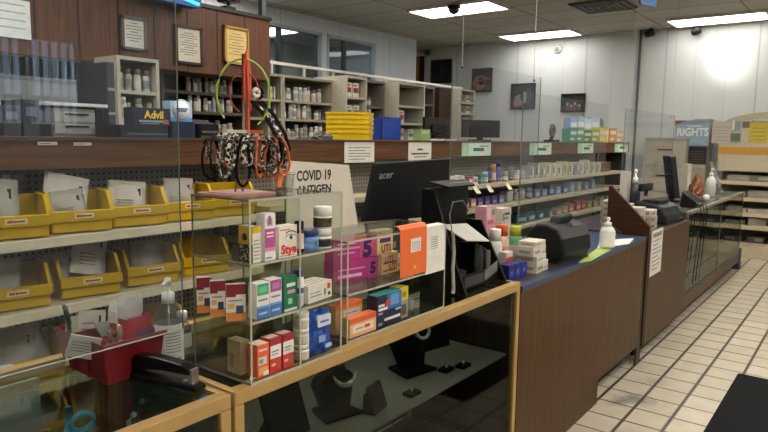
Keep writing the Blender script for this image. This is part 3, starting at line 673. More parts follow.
paper_bag(.96, GY+.1, ZL[3]+bz, .15, .17, .3, -.2, 'white bag in the first bin of the bottom shelf, seen through the glass case', WBAG, False, 0, 14)
paper_bag(1.19, GY+.1, ZL[3]+bz, .15, .17, -.2, -.2, 'white bag in the second bin of the bottom shelf, seen through the glass case', WBAG, False, 0, 15)
# hanging hook packs on the pegboard
for i, x in enumerate((1.02, 1.06, 1.22)):
    m = MB(); m.rbox(-.022, -.012, -.11, .022, 0, 0, CLEARP, .01, axis='Y'); m.box(-.016, -.014, -.03, .016, -.012, -.005, M('#c9c9c4', .6)); m.tube([(0, -.03, .008), (0, .03, .008)], .002, STEEL)
    tag(m.build('blister_pack', loc=(x, PEGY-.03, 1.35)), '%s clear pack hanging on the pegboard above the yellow bins' % ('left', 'middle', 'right')[i], 'pack', 'clear packs on the pegboard')

# ------------------------------------------------------------------ notes stuck on the brown band
def note(px0, py0, px1, py1, label, paint, mat=PAPER, name='paper_note', cat='notice', yo=.003, tilt=0):
    a, c = AY(px0, py0, BY-yo), AY(px1, py1, BY-yo); w, h = (c.x-a.x)/2, a.z-c.z
    m = MB(); m.box(-w, -.002, 0, w, 0, h, mat); paint(m, w, h)
    o = m.build(name, loc=((a.x+c.x)/2, BY-yo+.002-.001, c.z)); o.rotation_euler = (0, tilt, 0)
    return tag(o, label, cat)
LN = M('#6b675f', .7)
def lines(m, w, h, n=6, s=.75):
    for k in range(n): m.box(-w*s, -.0026, h*(.15+.7*k/n), w*s*(1 if k % 3 else .5), -.002, h*(.15+.7*k/n)+.004, LN)
note(344.5, 142, 374, 162, 'white paper note on the brown band below the yellow bins', lambda m, w, h: lines(m, w, h, 5))
def pn2(m, w, h):
    m.text('Mon-Fri', h*.13, (0, -.0021, h*.55), (1, 0, 0), (0, 0, 1), INK, .02, 'CENTER'); m.box(-w*.75, -.0026, h*.32, w*.75, -.002, h*.36, LN); m.box(-w*.6, -.0026, h*.18, w*.6, -.002, h*.22, LN)
def pn2(m, w, h):
    for z, s in ((.6, .2), (.55, .28), (.36, .8), (.32, .7), (.17, .55)): m.box(-w*s, -.0026, h*z, w*s, -.002, h*z+.006, M('#4a4740', .7))
note(408.5, 142, 431, 160, 'white paper note on the brown band below the green box', pn2)
def pn3(m, w, h):
    m.box(-w, -.0024, 0, -w*.55, -.002, h, M('#a9c9a0', .6)); m.box(-w*.5, -.0024, h*.1, w*.2, -.002, h*.9, M('#c4dcc4', .6)); m.box(-w*.25, -.003, h*.35, w*.5, -.0024, h*.6, M('#2f5d5c', .6)); m.box(w*.2, -.003, h*.7, w*.8, -.0024, h*.78, LN)
note(462, 142.5, 490.5, 155.5, 'largest pale green label on the brown band, under the right end tower', pn3, M('#ccd6c0', .6), 'shelf_sign')
note(530, 143, 551, 154.5, 'pale green label on the brown band, second from the left', pn3, M('#ccd6c0', .6), 'shelf_sign')
note(578, 143, 593, 153, 'pale green label on the brown band, third from the left', pn3, M('#ccd6c0', .6), 'shelf_sign')
note(615, 142.5, 627.5, 152, 'pale green label at the right end of the brown band', pn3, M('#ccd6c0', .6), 'shelf_sign')
for i, (px, py, r) in enumerate(((48, 145, .0), (83, 145.5, .02))):
    a = AY(px, py, BY-.004); m = MB(); m.box(-.035, -.002, 0, .035, 0, .012, M('#d8cfc0', .6)); m.box(-.03, -.0026, .004, .01, -.002, .007, LN)
    tag(m.build('price_strip', loc=(a.x, BY-.001, a.z)), '%s small pale sticker on the brown band at the left' % ('left', 'right')[i], 'sticker')

# ------------------------------------------------------------------ things standing on the pharmacy counter
KZ = BZ1
def stack_bin(x, y, z, rz, label, mat, h=.052):
    m = MB(); w, d = .108, .14
    m.prism([(-w*.96, -d*.96, 0), (w*.96, -d*.96, 0), (w*.96, d*.96, 0), (-w*.96, d*.96, 0)], (0, 0, .004), mat)
    for (p, q) in (((-1, -1), (1, -1)), ((1, -1), (1, 1)), ((1, 1), (-1, 1)), ((-1, 1), (-1, -1))):
        vs = []
        for s, zz_ in ((.97, 0), (1, h)):
            for e in (p, q): vs.append((e[0]*w*s, e[1]*d*s, zz_))
        m.add([vs[0], vs[1], vs[3], vs[2]], [(0, 1, 2, 3)], mat)
        xa, ya_, xb, yb_ = p[0]*w, p[1]*d, q[0]*w, q[1]*d; nx_, ny_ = (p[0]+q[0])/2*.004, (p[1]+q[1])/2*.004
        m.prism([(xa*1.0, ya_*1.0, h-.012), (xb, yb_, h-.012), (xb+nx_, yb_+ny_, h-.012), (xa+nx_, ya_+ny_, h-.012)], (0, 0, .014), mat)
    return tag(m.build('yellow_bin', loc=(x, y, z), rotz=rz), label, 'bin', 'stack of yellow bins on the pharmacy counter')
p = AY(350, 141, 2.75)
YB2 = M('#d6b410', .4, 0, .05)
for i in range(5): stack_bin(p.x, 2.75, KZ+.0305*i, .55, '%s yellow bin of the stack on the pharmacy counter' % ('lowest', 'second lowest', 'middle', 'second highest', 'topmost')[i], YB2)
p = AY(382, 141, 3.02)
m = MB(); w, d, h = .12, .09, .17
m.box(-w, -d, 0, w, d, .005, BLUE); m.box(-w, -d, 0, w, -d+.005, h, BLUE); m.box(-w, d-.005, 0, w, d, h, BLUE); m.box(-w, -d, 0, -w+.005, d, h, BLUE); m.box(w-.005, -d, 0, w, d, h, BLUE); m.box(-w-.006, -d-.006, h-.02, w+.006, -d, h, BLUE)
tag(m.build('blue_bin', loc=(p.x, 3.02, KZ)), 'blue plastic bin right of the stack of yellow bins', 'bin')
# crumpled dark bag
def crumple(name, loc, sx, sy, sz, mat, label, cat, seed=0, group=None, lights=None):
    rng = random.Random(seed); m = MB(); n = 10; prof = []; vs, fs = [], []
    for i in range(n+1):
        for k in range(16):
            t = 2*PI*k/16; ph = PI*i/n*.5+ (0 if i else 0); r = math.cos(ph)*rng.uniform(.75, 1.1)+.02; vs.append((sx*r*math.cos(t), sy*r*math.sin(t), sz*math.sin(ph)*rng.uniform(.8, 1.1) if i else 0))
    for i in range(n):
        for k in range(16): fs.append((i*16+k, i*16+(k+1) % 16, i*16+16+(k+1) % 16, i*16+16+k))
    fs.append(tuple(range(16))[::-1]); m.add(vs, fs, mat)
    return tag(m.build(name, loc=loc), label, cat, group)
p = AY(322, 141, 2.6); crumple('plastic_bag', (p.x, 2.6, KZ), .085, .05, .045, M('#4a453e', .5, 0, .6, 30), 'dark crumpled bag lying left of the yellow bin stack', 'bag', 3)
p = AY(302, 141, 2.62); crumple('crumpled_paper', (p.x, 2.62, KZ), .04, .04, .015, M('#5d564b', .7), 'flat crumpled wrapper beside the dark bag on the counter', 'wrapper', 4)
def carton(name, label, cat, loc, w, d, h, base, front=(), left=(), top=(), ft=(), lt=(), tt=(), rz=0, group=None, bev=.0012, tilt=None):
    """printed carton: base colour plus printed zones (u0,v0,u1,v1,mat) and texts (string,u,v,height,mat[,bold]) per face"""
    m = MB(); m.box(-w/2, -d/2, 0, w/2, d/2, h, base); e = .0005
    for k, z in enumerate(front): m.box(-w/2+w*z[0], -d/2-e*(1+.3*k), h*z[1], -w/2+w*z[2], -d/2, h*z[3], z[4])
    for k, z in enumerate(left): m.box(-w/2-e*(1+.3*k), d/2-d*z[0], h*z[1], -w/2, d/2-d*z[2], h*z[3], z[4])
    for k, z in enumerate(top): m.box(-w/2+w*z[0], -d/2+d*z[1], h, -w/2+w*z[2], -d/2+d*z[3], h+e*(1+.3*k), z[4])
    for z in ft: m.text(z[0], z[3], (-w/2+w*z[1], -d/2-e*4, h*z[2]), (1, 0, 0), (0, 0, 1), z[4], z[5] if len(z) > 5 else .02, 'LEFT')
    for z in lt: m.text(z[0], z[3], (-w/2-e*4, d/2-d*z[1], h*z[2]), (0, -1, 0), (0, 0, 1), z[4], z[5] if len(z) > 5 else .02, 'LEFT')
    for z in tt: m.text(z[0], z[3], (-w/2+w*z[1], -d/2+d*z[2], h+e*4), (1, 0, 0), (0, 1, 0), z[4], .02, 'LEFT')
    o = m.build(name, loc=loc, rotz=rz)
    if tilt: o.rotation_euler = tilt
    return tag(o, label, cat, group)
# yellow-lettered box and round-logo box on the dark bins
def bx(px0, px1, py0, py1, Y): a, c = AY(px0, py0, Y), AY(px1, py1, Y); return (a.x+c.x)/2, c.x-a.x, c.z, a.z-c.z
x, w, z, h = bx(133, 171, 107, 126, 2.55)
x2, w2, z2, h2 = bx(119, 170, 126, 140, 2.55)
m = MB(); m.rbox(-w2/2, -.02, 0, w2/2, .2, z-KZ, M('#1b2028', .4), .02); m.box(-w2*.35, -.0215, .012, w2*.45, -.02, .02, M('#4a5563', .5))
tag(m.build('scanner_box', loc=(x2, 2.57, KZ)), 'low black device under the box with yellow lettering', 'device')
carton('medicine_box', 'navy box with yellow lettering standing on the black device on the pharmacy counter', 'box', (x, 2.59, z), w, .07, h, M('#1c2433', .4),
       front=((.16, .18, .85, .3, M('#8d97a6', .5)), (.8, .1, .95, .35, M('#a8574a', .5)), (.2, .08, .7, .13, M('#7d8796', .5))), ft=(('Advil', .3, .42, h*.42, M('#f0cf3a', .5), .03),))
x, w, z, h = bx(171.5, 193.5, 100.5, 122, 2.56)
m = MB(); m.rbox(-w*.52, -.04, 0, w*.6, .06, z-KZ, M('#17233c', .4), .01); tag(m.build('display_stand', loc=(x, 2.6, KZ)), 'dark blue stand under the white box with a round logo', 'stand')
m = MB(); m.box(-w/2, -.03, 0, w/2, .03, h, M('#a9c4dc', .5))
m.box(-w/2, -.0306, 0, w/2, -.03, h*.2, M('#5b8fc0', .5))
Tq = Matrix.Translation((0, -.0305, h*.56)) @ Matrix.Rotation(PI/2, 4, 'X')
m.lathe([(w*.43, 0), (w*.43, .001)], M('#dfe6ea', .5), n=28, T=Tq); m.lathe([(w*.4, .001), (w*.4, .0015)], M('#7c9cc0', .5), n=28, T=Tq); m.lathe([(w*.37, .0015), (w*.37, .002)], M('#e3e8ea', .5), n=28, T=Tq)
for z_, s in ((.62, .28), (.52, .22)): m.box(-w*s, -.0333, h*z_-.004, w*s, -.0326, h*z_+.004, M('#54708f', .5))
tag(m.build('medicine_box', loc=(x, 2.6, z)), 'pale blue box with a round white logo, right of the navy box with yellow lettering', 'box')
# black desk printer
x, w, z, h = bx(198, 221, 122, 140, 2.62)
t = thing('desk_printer', 'black desk printer on the pharmacy counter, left of the hair accessory rack', 'printer', (x, 2.62, KZ))
m = MB(); m.rbox(-w/2, 0, 0, w/2, .22, h*.8, BLACK, .02); m.build('body', t)
m = MB(); m.prism([(-w*.45, .03, h*.8), (-w*.45, .2, h*.8), (-w*.45, .2, h*1.1), (-w*.45, .12, h*1.05)], (w*.9, 0, 0), DGREY); m.build('lid', t)
m = MB(); m.box(-w*.35, -.004, h*.3, w*.35, 0, h*.42, MGREY); m.build('paper_slot', t)
# copier at the left with the white lid and drawers
x, w, z, h = bx(46, 109, 104, 141, 2.75)
t = thing('copier', 'grey copier with a thin white lid and drawers at the left of the pharmacy counter', 'copier', (x, 2.75, KZ))
GC = M('#7f7d7a', .5)
MB().rbox(-w/2+.02, 0, 0, w*.28, .32, h*.78, GC, .01).build('body', t)
m = MB(); m.rbox(-w/2, -.015, h*.86, w/2, .34, h*.95, M('#d5d6d4', .4), .02); m.build('lid', t)
m = MB(); m.box(-w/2+.03, 0.0, h*.78, w*.3, .32, h*.86, DGREY); m.build('scanner_bed', t)
for k in range(2):
    m = MB(); m.box(-w/2+.03, -.006, h*(.08+.34*k), w*.26, 0, h*(.36+.34*k), M('#9a9893', .5)); dr = m.build('drawer', t); m = MB(); m.box(-.06, -.012, h*(.26+.34*k), .04, -.006, h*(.31+.34*k), DGREY); m.build('handle', dr)
m = MB(); m.rbox(w*.28, .01, 0, w*.46, .3, h*.8, DGREY, .01); m.build('side_tray', t)
# dark binders / bins at the far left of the counter
for i, (pa, pb, py) in enumerate(((2, 22, 110), (22, 41, 104))):
    x, w, z, h = bx(pa, pb, py, 141, 2.72)
    m = MB(); m.box(-w*.48, 0, 0, w*.48, .2, h, M('#20262e', .5)); m.box(-w*.3, -.001, h*.55, w*.3, 0, h*.8, M('#5d6672', .5)); m.box(-w*.48, -.003, h*.92, w*.48, .2, h*1.0, M('#313a44', .5))
    tag(m.build('storage_box', loc=(x, 2.72, KZ)), '%s dark storage box left of the copier on the pharmacy counter' % ('shorter', 'taller')[i], 'box')
x, w, z, h = bx(106, 118, 66, 141, 2.95)
m = MB(); m.rbox(-w*.5, 0, 0, w*.5, .3, h, M('#32383f', .5), .015); m.box(-w*.4, -.002, h*.62, w*.4, 0, h*.66, M('#8a9096', .4)); m.box(-w*.4, -.002, h*.3, w*.4, 0, h*.33, M('#8a9096', .4))
tag(m.build('tower_cabinet', loc=(x, 2.95, KZ)), 'tall narrow dark cabinet between the copier and the white shelf unit', 'cabinet')
# monitors
def monitor(name, label, x, y, z, w, h, rz, screen_away=True, stand=.1, logo=None, tilt=0):
    t = thing(name, label, 'monitor', (x, y, z), rz)
    R = Matrix.Translation((0, 0, stand)) @ Matrix.Rotation(tilt, 4, 'X')
    m = MB(); m.rbox(-w/2, -.012, 0, w/2, .012, h, BLACK, .008, axis='Y', T=R); m.rbox(-w*.3, -.03, h*.12, w*.3, -.011, h*.6, SOFTBLACK, .02, axis='Y', T=R) if not logo else None
    m.build('housing', t)
    m = MB(); m.box(-w/2+.01, .012, .01, w/2-.01, .0135, h-.01, M('#1d2024', .15), T=R); m.build('screen', t)
    m = MB(); m.box(-.025, .0, 0, .025, .03, stand+h*.3, BLACK); m.build('neck', t)
    m = MB(); m.rbox(-w*.25, -.07, 0, w*.25, .11, .012, BLACK, .03); m.build('foot', t)
    if logo:
        m = MB(); a = R @ Vector((-w*.43, -.0125, h*.77)); m.text(logo, h*.095, a, (1, 0, 0), R.to_3x3() @ Vector((0, 0, 1)), M('#8e9092', .3, .6), .012, 'LEFT', shear=.28, squeeze=1.15); m.build('lettering', t)
    return t
x, w, z, h = bx(421, 451, 118, 133, 2.75)
monitor('computer_monitor', 'black monitor on the pharmacy counter right of the green box, seen from behind', x, 2.75, KZ, w, h*1.25, .12, stand=.045)
x, w, z, h = bx(473, 488, 120, 138, 2.8)
monitor('computer_monitor', 'black monitor turned sideways on the pharmacy counter, right of the last white tower', x, 2.8, KZ, w*1.25, h, -.7, stand=.03)
x, w, z, h = bx(421, 430, 130, 141, 2.5)
carton('medicine_box', 'pale green box in front of the black monitor on the pharmacy counter', 'box', (x, 2.53, KZ), w, .06, h*1.03, M('#7f9a62', .6), front=((.1, .6, .9, .85, M('#a3b98a', .6)),))
a, c = AY(434, 139, 2.5), AY(457, 141, 2.5)
for i in range(3):
    m = MB(); m.box(-.09, -.06, 0, .09, .06, .004, M('#cfcabc', .7)); o = m.build('paper_sheet', loc=((a.x+c.x)/2+.012*i, 2.53, KZ+.0045*i), rotz=.1*i-.1); tag(o, '%s sheet of the loose white papers in front of the black monitor' % ('lowest', 'middle', 'top')[i], 'paper', 'loose papers on the pharmacy counter')
# coloured boxes and the small plant at the right end of the counter
rng = random.Random(11)
spec = [(566, 573, 128, '#3f8a77', 'teal'), (573, 580, 127, '#4d8f6c', 'sea green'), (580, 588, 130, '#4a7440', 'dark green'), (588, 596, 129, '#8e9a3f', 'olive yellow'), (596, 605, 127, '#d9bb53', 'yellow'), (606, 613, 127, '#c98f5c', 'orange brown'), (613, 620, 130, '#c9a488', 'pale orange')]
for (pa, pb, py, c, nm) in spec:
    x, w, z, h = bx(pa, pb, py, 141.5, 2.62)
    carton('medicine_box', '%s box in the coloured row at the right of the brown counter' % nm, 'box', (x, 2.62, KZ), w*.94, .09, h, M(c, .55), front=((.1, .55, .9, .8, M('#cfd0c0', .6)), (.1, .15, .6, .3, M('#d8d3c0', .6))), group='coloured boxes on the counter')
spec = [(567, 574, 117, '#8fa6cf'), (574, 581, 116, '#a7b4d2'), (581, 588, 118, '#c6d2e2'), (588, 596, 116, '#aebfd8')]
for i, (pa, pb, py, c) in enumerate(spec):
    x, w, z, h = bx(pa, pb, py, 141.5, 2.78)
    carton('medicine_box', '%s from the left of the pale blue boxes standing behind the green boxes' % ORD[i], 'box', (x, 2.78, KZ), w*.95, .08, h, M(c, .55), front=((.1, .6, .9, .8, M('#dfe3e6', .6)), (.1, .3, .7, .4, M('#6f7fae', .6))), group='pale blue boxes behind the green boxes')
p = AY(552, 141, 2.7)
t = thing('tape_dispenser', 'dark round-topped dispenser on the brown counter, left of the coloured boxes', 'dispenser', (p.x, 2.7, KZ))
m = MB(); m.rbox(-.12, -.05, 0, .1, .05, .02, DGREY, .02); m.build('base', t)
m = MB(); m.tube([(.0+.045*math.cos(a), 0, .115+.055*math.sin(a)) for a in [2*PI*k/18 for k in range(18)]], .02, M('#5d5b58', .5), closed=True); m.tube([(-.03, 0, .02), (0, 0, .06)], .02, DGREY); m.build('ring', t)
p = AY(603, 141, 2.8)
t = thing('desk_fan', 'grey round item on a white stem behind the row of coloured boxes', 'fan', (p.x, 2.85, KZ))
m = MB(); m.lathe([(.06, 0), (.06, .015), (.02, .03), (.016, .17), (.016, .2)], M('#c9c6bd', .5)); m.build('stem', t)
m = MB(); m.ball((-.05, 0, .255), .075, M('#6a5f55', .6), 10, (1, .5, .9)); m.ball((.04, 0, .22), .06, M('#7a7068', .6), 10, (.8, .5, 1.4)); m.build('head', t)

# ------------------------------------------------------------------ goods on the right pegboard shelves
rowsR = [('top', ZR[0]), ('second', ZR[1]), ('third', ZR[2])]
def XR(px, py): return AY(px, py, GY+.06).x
def small_bottle(x, y, z, r, h, body, cap, label, group, band=None):
    return pill_bottle(x, y, z, r, h, M(body, .45), M(cap, .45), M(band, .5) if band else None, label, group, 'small_bottle')
# top shelf, right of the big black monitor
top = [(448, 'b', '#b9a89c', '#8a2f36', .075), (453, 'b', '#c9a9a4', '#d9d4ca', .07), (458, 'b', '#c2b6a8', '#d3cfc6', .075), (463, 'b', '#aab6bd', '#c9ced0', .07), (469, 'x', '#8b3d4a', '#d5cdc2', .06), (474, 'x', '#c5c1b6', '#6d3b45', .055),
       (481, 'x', '#2f6d62', '#4d8f86', .07), (486, 'b', '#3a7fa0', '#bcd3da', .085), (490, 'b', '#3d3568', '#2c2556', .12), (494, 'b', '#a3563f', '#c9a24f', .14), (499, 'b', '#5a5f9a', '#29295e', .155),
       (506, 'b', '#7d8b6a', '#a3a795', .075), (512, 'b', '#6f6e72', '#8f8e92', .11), (518, 'b', '#aaa9a3', '#b9b8b2', .08), (523, 'b', '#a2a19c', '#b0afa9', .08)]
GT = 'products on the top pegboard shelf right of the black monitor'
for i, (px, k, c, c2, h) in enumerate(top):
    x = XR(px, 180); lab = '%s item from the left on the top pegboard shelf, right of the big black monitor' % ORD[i]
    if k == 'b': small_bottle(x, GY+.07, ZR[0]+.004, .024, h, c, c2, lab, GT, '#cfc9bf' if i % 2 else None)
    else: carton('medicine_box', lab, 'box', (x, GY+.07, ZR[0]+.004), .06, .05, h, M(c, .5), front=((.1, .3, .9, .7, M(c2, .5)),), group=GT)
GT2 = 'grey white boxes on the top pegboard shelf'
rng = random.Random(5)
pxs = [530+5.6*k for k in range(13)]
for i, px in enumerate(pxs):
    c = rng.choice(['#a8a69d', '#b7b3a6', '#9a988f', '#b3a98f', '#8f9298'])
    carton('medicine_box', '%s from the left of the pale boxes at the right of the top pegboard shelf' % ORD[i], 'box', (XR(px, 172), GY+.08, ZR[0]+.004), .088, .08, rng.uniform(.1, .14), M(c, .55), front=((.12, .25, .5, .75, M('#6d6a63', .6)), (.55, .3, .9, .8, M('#c3c0b5', .6))), group=GT2)
m = MB(); m.box(-.16, -.06, 0, .16, .06, .1, M('#5b4029', .6)); m.box(-.16, -.0606, .02, .16, -.06, .03, M('#7d5f42', .6)); m.box(-.165, -.065, .094, .165, .065, .102, M('#6d4f35', .6))
tag(m.build('brown_box', loc=(XR(604, 168), GY+.1, ZR[0]+.004)), 'flat brown box at the right end of the top pegboard shelf', 'box')
# second shelf
sec = [(452, '#8d3340', '#cfc8bd'), (460, '#7d2c3b', '#c5bdb2'), (468, '#9a3a45', '#d3ccc0'), (475, '#b78f94', '#d9d2c6'), (482, '#5b4a78', '#8f86a3'), (489, '#4d3f70', '#7b7298'), (496, '#544c7a', '#8a86a6'), (503, '#6d6f93', '#9aa0b8')]
for i, (px, c, c2) in enumerate(sec):
    carton('medicine_box', '%s from the left of the red and purple boxes on the second pegboard shelf' % ORD[i], 'box', (XR(px, 197), GY+.1, ZR[1]+.004), .075, .06, .062, M(c, .5), front=((.1, .15, .9, .5, M(c2, .5)),), group='red and purple boxes on the second shelf')
pal = ['#aaa79d', '#8f8d86', '#b2aea2', '#4a5f88', '#5a6f94', '#6d7f9d', '#3f5a80', '#7f8fa8', '#4c6388', '#8d9cb2', '#a09a8c', '#5f7394', '#7b8aa2']
for i, c in enumerate(pal):
    px = 511+6.9*i; lab = '%s item from the left in the white and blue part of the second pegboard shelf' % ORD[i]
    if i in (1, 2, 3): small_bottle(XR(px, 190), GY+.09, ZR[1]+.004, .03, .095, c, '#c3c0b6', lab, 'white and blue goods on the second shelf', '#9f9b90')
    else: carton('medicine_box', lab, 'box', (XR(px, 188), GY+.1, ZR[1]+.004), .1, .07, rng.uniform(.065, .1), M(c, .5), front=((.15, .2, .85, .6, M('#9aa6b3', .55)),), group='white and blue goods on the second shelf')
# third shelf
for i in range(4):
    x = XR(522+9*i, 216); m = MB(); m.rbox(-.07, -.05, 0, .07, .05, .075+.015*(i % 2), sheet('teal_wrap', '6f9aa8', .35, .15, 1.4, .5, '557884'), .02); m.box(-.04, -.053, .02, .05, -.05, .05, M('#7aa0ac', .5))
    tag(m.build('wrapped_pack', loc=(x, GY+.1, ZR[2]+.004), rotz=.2*(i-1.5)), '%s from the left of the blue-green wrapped packs on the third pegboard shelf' % ORD[i], 'pack', 'blue-green packs on the third shelf')
t3 = [(560, '#8f7a64', .06), (566, '#a3836a', .07), (572, '#a8674c', .085), (579, '#a32f2c', .1), (584, '#b3342e', .1), (590, '#a98c4a', .075), (596, '#8c8a5a', .07), (602, '#a59f8c', .1), (608, '#9c967f', .09)]
for i, (px, c, h) in enumerate(t3):
    carton('medicine_box', '%s from the left of the boxes at the right of the third pegboard shelf' % ORD[i], 'box', (XR(px, 208), GY+.1, ZR[2]+.004), .11, .07, h, M(c, .5), front=((.1, .2, .9, .5, M('#b9ab92', .55)),), group='boxes at the right of the third shelf')
# white tickets hanging off the shelf edges
for i, px in enumerate((460, 475, 488, 507)):
    a = AY(px, 186, GY-.014)
    m = MB(); m.quad([(-.03, 0, 0), (.03, 0, 0), (.045, -.03, -.045), (-.015, -.03, -.045)], M('#d3ccb4', .6)); m.quad([(-.03, -.001, 0), (.03, -.001, 0), (.045, -.031, -.045), (-.015, -.031, -.045)], M('#d3ccb4', .6)); m.box(-.03, -.001, -.002, .03, 0.0, .012, M('#d3ccb4', .6))
    tag(m.build('hanging_ticket', loc=(AY(px, 184, GY-.014).x, GY-.0125, ZR[0]-.008)), '%s from the left of the cream price tickets hanging from the top pegboard shelf' % ORD[i], 'ticket', 'cream price tickets')
# ================================================================== GLASS CASES AND COUNTERS
FY = 1.14; CT = .902; DEP = .58
FRAMEW = M('#b08f58', .36, .25, .06, 14)
def glass_case(x0, x1, label, back):
    t = thing('display_case', label, 'display case', (x0, FY, 0)); L = x1-x0; b = .034
    def bar(*q): m = MB(); m.box(*q, FRAMEW); m.build('frame_bar', t, bevel=.003)
    bar(0, 0, CT-.036, L, b, CT); bar(0, DEP-b, CT-.036, L, DEP, CT)
    bar(0, b, CT-.036, .018, DEP-b, CT); bar(L-.018, b, CT-.036, L, DEP-b, CT)
    for x in (0, L-.03):
        for y in (0, DEP-b): bar(x, y, .12, x+.03, y+b*.8, CT-.036)
    bar(0, 0, .12, L, b, .16)
    MB().box(0.0, .05, 0, L, DEP-.02, .12, M('#241c16', .6)).build('plinth', t)
    MB().box(.005, .03, .12, L-.005, DEP-.02, .15, M('#5d594f', .6)).build('deck', t)
    MB().box(.018, b, CT-.010, L-.018, DEP-b, CT-.002, GLASS).build('glass_top', t)
    MB().box(.03, .010, .16, L-.03, .016, CT-.036, sheet('front_glass', 'e6eae6', .86, .01, 1.5, 0, 'c8ccc8', .32)).build('glass_front', t)
    MB().box(.03, DEP-.025, .16, L-.03, DEP-.019, CT-.036, back).build('back_panel', t)
    MB().box(.03, .04, .578, L-.03, DEP-.05, .586, M('#6d695f', .5) if back is not GLASS else GLASS).build('shelf', t)
    for x in (.012, L-.016): MB().box(x, .03, .16, x+.004, DEP-.03, CT-.036, GLASS).build('side_glass', t)
    return t
glass_case(-.62, .912, 'gold-framed glass case at the lower left, under the red tray and stapler', GLASS)
glass_case(.922, 2.452, 'long gold-framed glass case with black jewellery busts, under the acrylic stands', M('#2b2823', .6))
# black busts with necklaces inside the long case
VEL = M('#070707', .9, 0, .15, 30, .1)
def bust(x, y, rz, label, s=1.0, neck=True, flat=False, lean=.22):
    t = thing('necklace_bust', label, 'jewellery display', (x, y, .587), rz, 'black jewellery displays')
    m = MB(); h, w = .16*s, .085*s
    if flat:
        m.prism([(-w, 0, .006), (w, 0, .006), (w*.98, .05*s, h), (-w*.98, .05*s, h)], (0, .012, 0), VEL); m.prism([(-w*.5, .012, .006), (-w*.4, .11*s, .006), (-w*.4, .06, h*.6)], (w*.8, 0, 0), VEL)
        m.box(-w, 0, 0, w, .11*s, .006, VEL)
    else:
        pts = [(-w*.62, h*.02), (w*.62, h*.02), (w*.8, h*.35), (w*1.0, h*.68), (w*.8, h*.82), (w*.38, h*.92), (w*.34, h*1.08), (-w*.34, h*1.08), (-w*.38, h*.92), (-w*.8, h*.82), (-w*1.0, h*.68), (-w*.8, h*.35)]
        T = Matrix.Rotation(-lean, 4, 'X')
        f0, f1 = [(a, -.0, c+.012) for a, c in pts], None
        m.prism(f0, (0, .025*s, 0), VEL, T=T); m.ball((0, -.0, h*.6), w*.75, VEL, 8, (1, .35, .75), T=T)
        m.prism([(-w*.9, -.04*s, 0), (w*.9, -.04*s, 0), (w*.7, .08*s, 0), (-w*.7, .08*s, 0)], (0, 0, .012), VEL); m.prism([(-w*.4, .01, .01), (-w*.3, .07*s, .01), (-w*.3, .05, h*.7)], (w*.6, 0, 0), VEL)
    m.build('velvet_form', t, bevel=.002)
    return t
b1 = bust(1.285, 1.32, .1, 'tall flat black velvet display board at the left end of the long glass case', 1.02, flat=True)
b2 = bust(1.505, 1.33, -.25, 'black bust wearing the wide silver collar necklace in the glass case', .95)
def collar(x, y, z, r, th, rz, label, mat=STEEL, beads=False, droop=.25):
    m = MB(); pts = []
    for k in range(19):
        a = PI+PI*k/18; pts.append((r*math.cos(a), -.03-.012*abs(math.sin(a)), r*.8*math.sin(a)))
    if beads:
        for p_ in pts: m.ball(p_, th*1.3, mat, 5)
    else: m.tube(pts, [th*(.5+.7*math.sin(PI*k/18)) for k in range(19)], mat)
    o = m.build('necklace', loc=(x, y, z), rotz=rz); return tag(o, label, 'necklace')
collar(1.503, 1.325, .587+.155, .042, .008, -.25, 'wide polished silver collar necklace on the black bust', M('#d6d3c8', .18, .8))
b3 = bust(1.99, 1.36, -.2, 'tall black bust with the beaded necklace in the middle of the glass case', 1.08)
collar(1.988, 1.352, .587+.178, .035, .005, -.2, 'pale beaded necklace on the tall black bust', M('#b9b6ac', .3, .5), True)
b4 = bust(1.67, 1.46, -.1, 'low black ring display behind the collar bust in the glass case', .5, flat=True)
b5 = bust(1.62, 1.24, .2, 'low black velvet display lying at the bottom edge of the picture in the glass case', .55, flat=True)
b6 = bust(2.28, 1.44, -.2, 'black velvet board at the right end of the glass case', .95, flat=True)
for i, (x, y) in enumerate(((1.80, 1.24), (2.08, 1.27), (2.16, 1.24))):
    m = MB(); m.box(-.03, -.02, 0, .03, .02, .012, VEL); m.lathe([(.004, .012), (.006, .018), (.003, .024)], M('#e6e4dc', .15, .6), n=8)
    tag(m.build('earring_block', loc=(x, y, .587)), '%s small black block with a bright stud in the glass case' % ('left', 'middle', 'right')[i], 'jewellery display', 'stud blocks in the glass case')
for i, x in enumerate((1.02, 1.06, 1.10)):
    m = MB(); m.tube([(-.012, 0, .003), (.012, 0, .003)], .003, STEEL); m.tube([(0, 0, .003), (0, 0, .075+.012*i), (.008, 0, .085+.012*i)], .003, STEEL); m.ball((.006, 0, .085+.012*i), .006, M('#c9c6bb', .2, .6), 6)
    tag(m.build('ring_stand', loc=(x, 1.24+.03*i, .587)), '%s thin metal ring stand at the left end of the long glass case' % ('left', 'middle', 'right')[i], 'stand', 'thin metal ring stands')
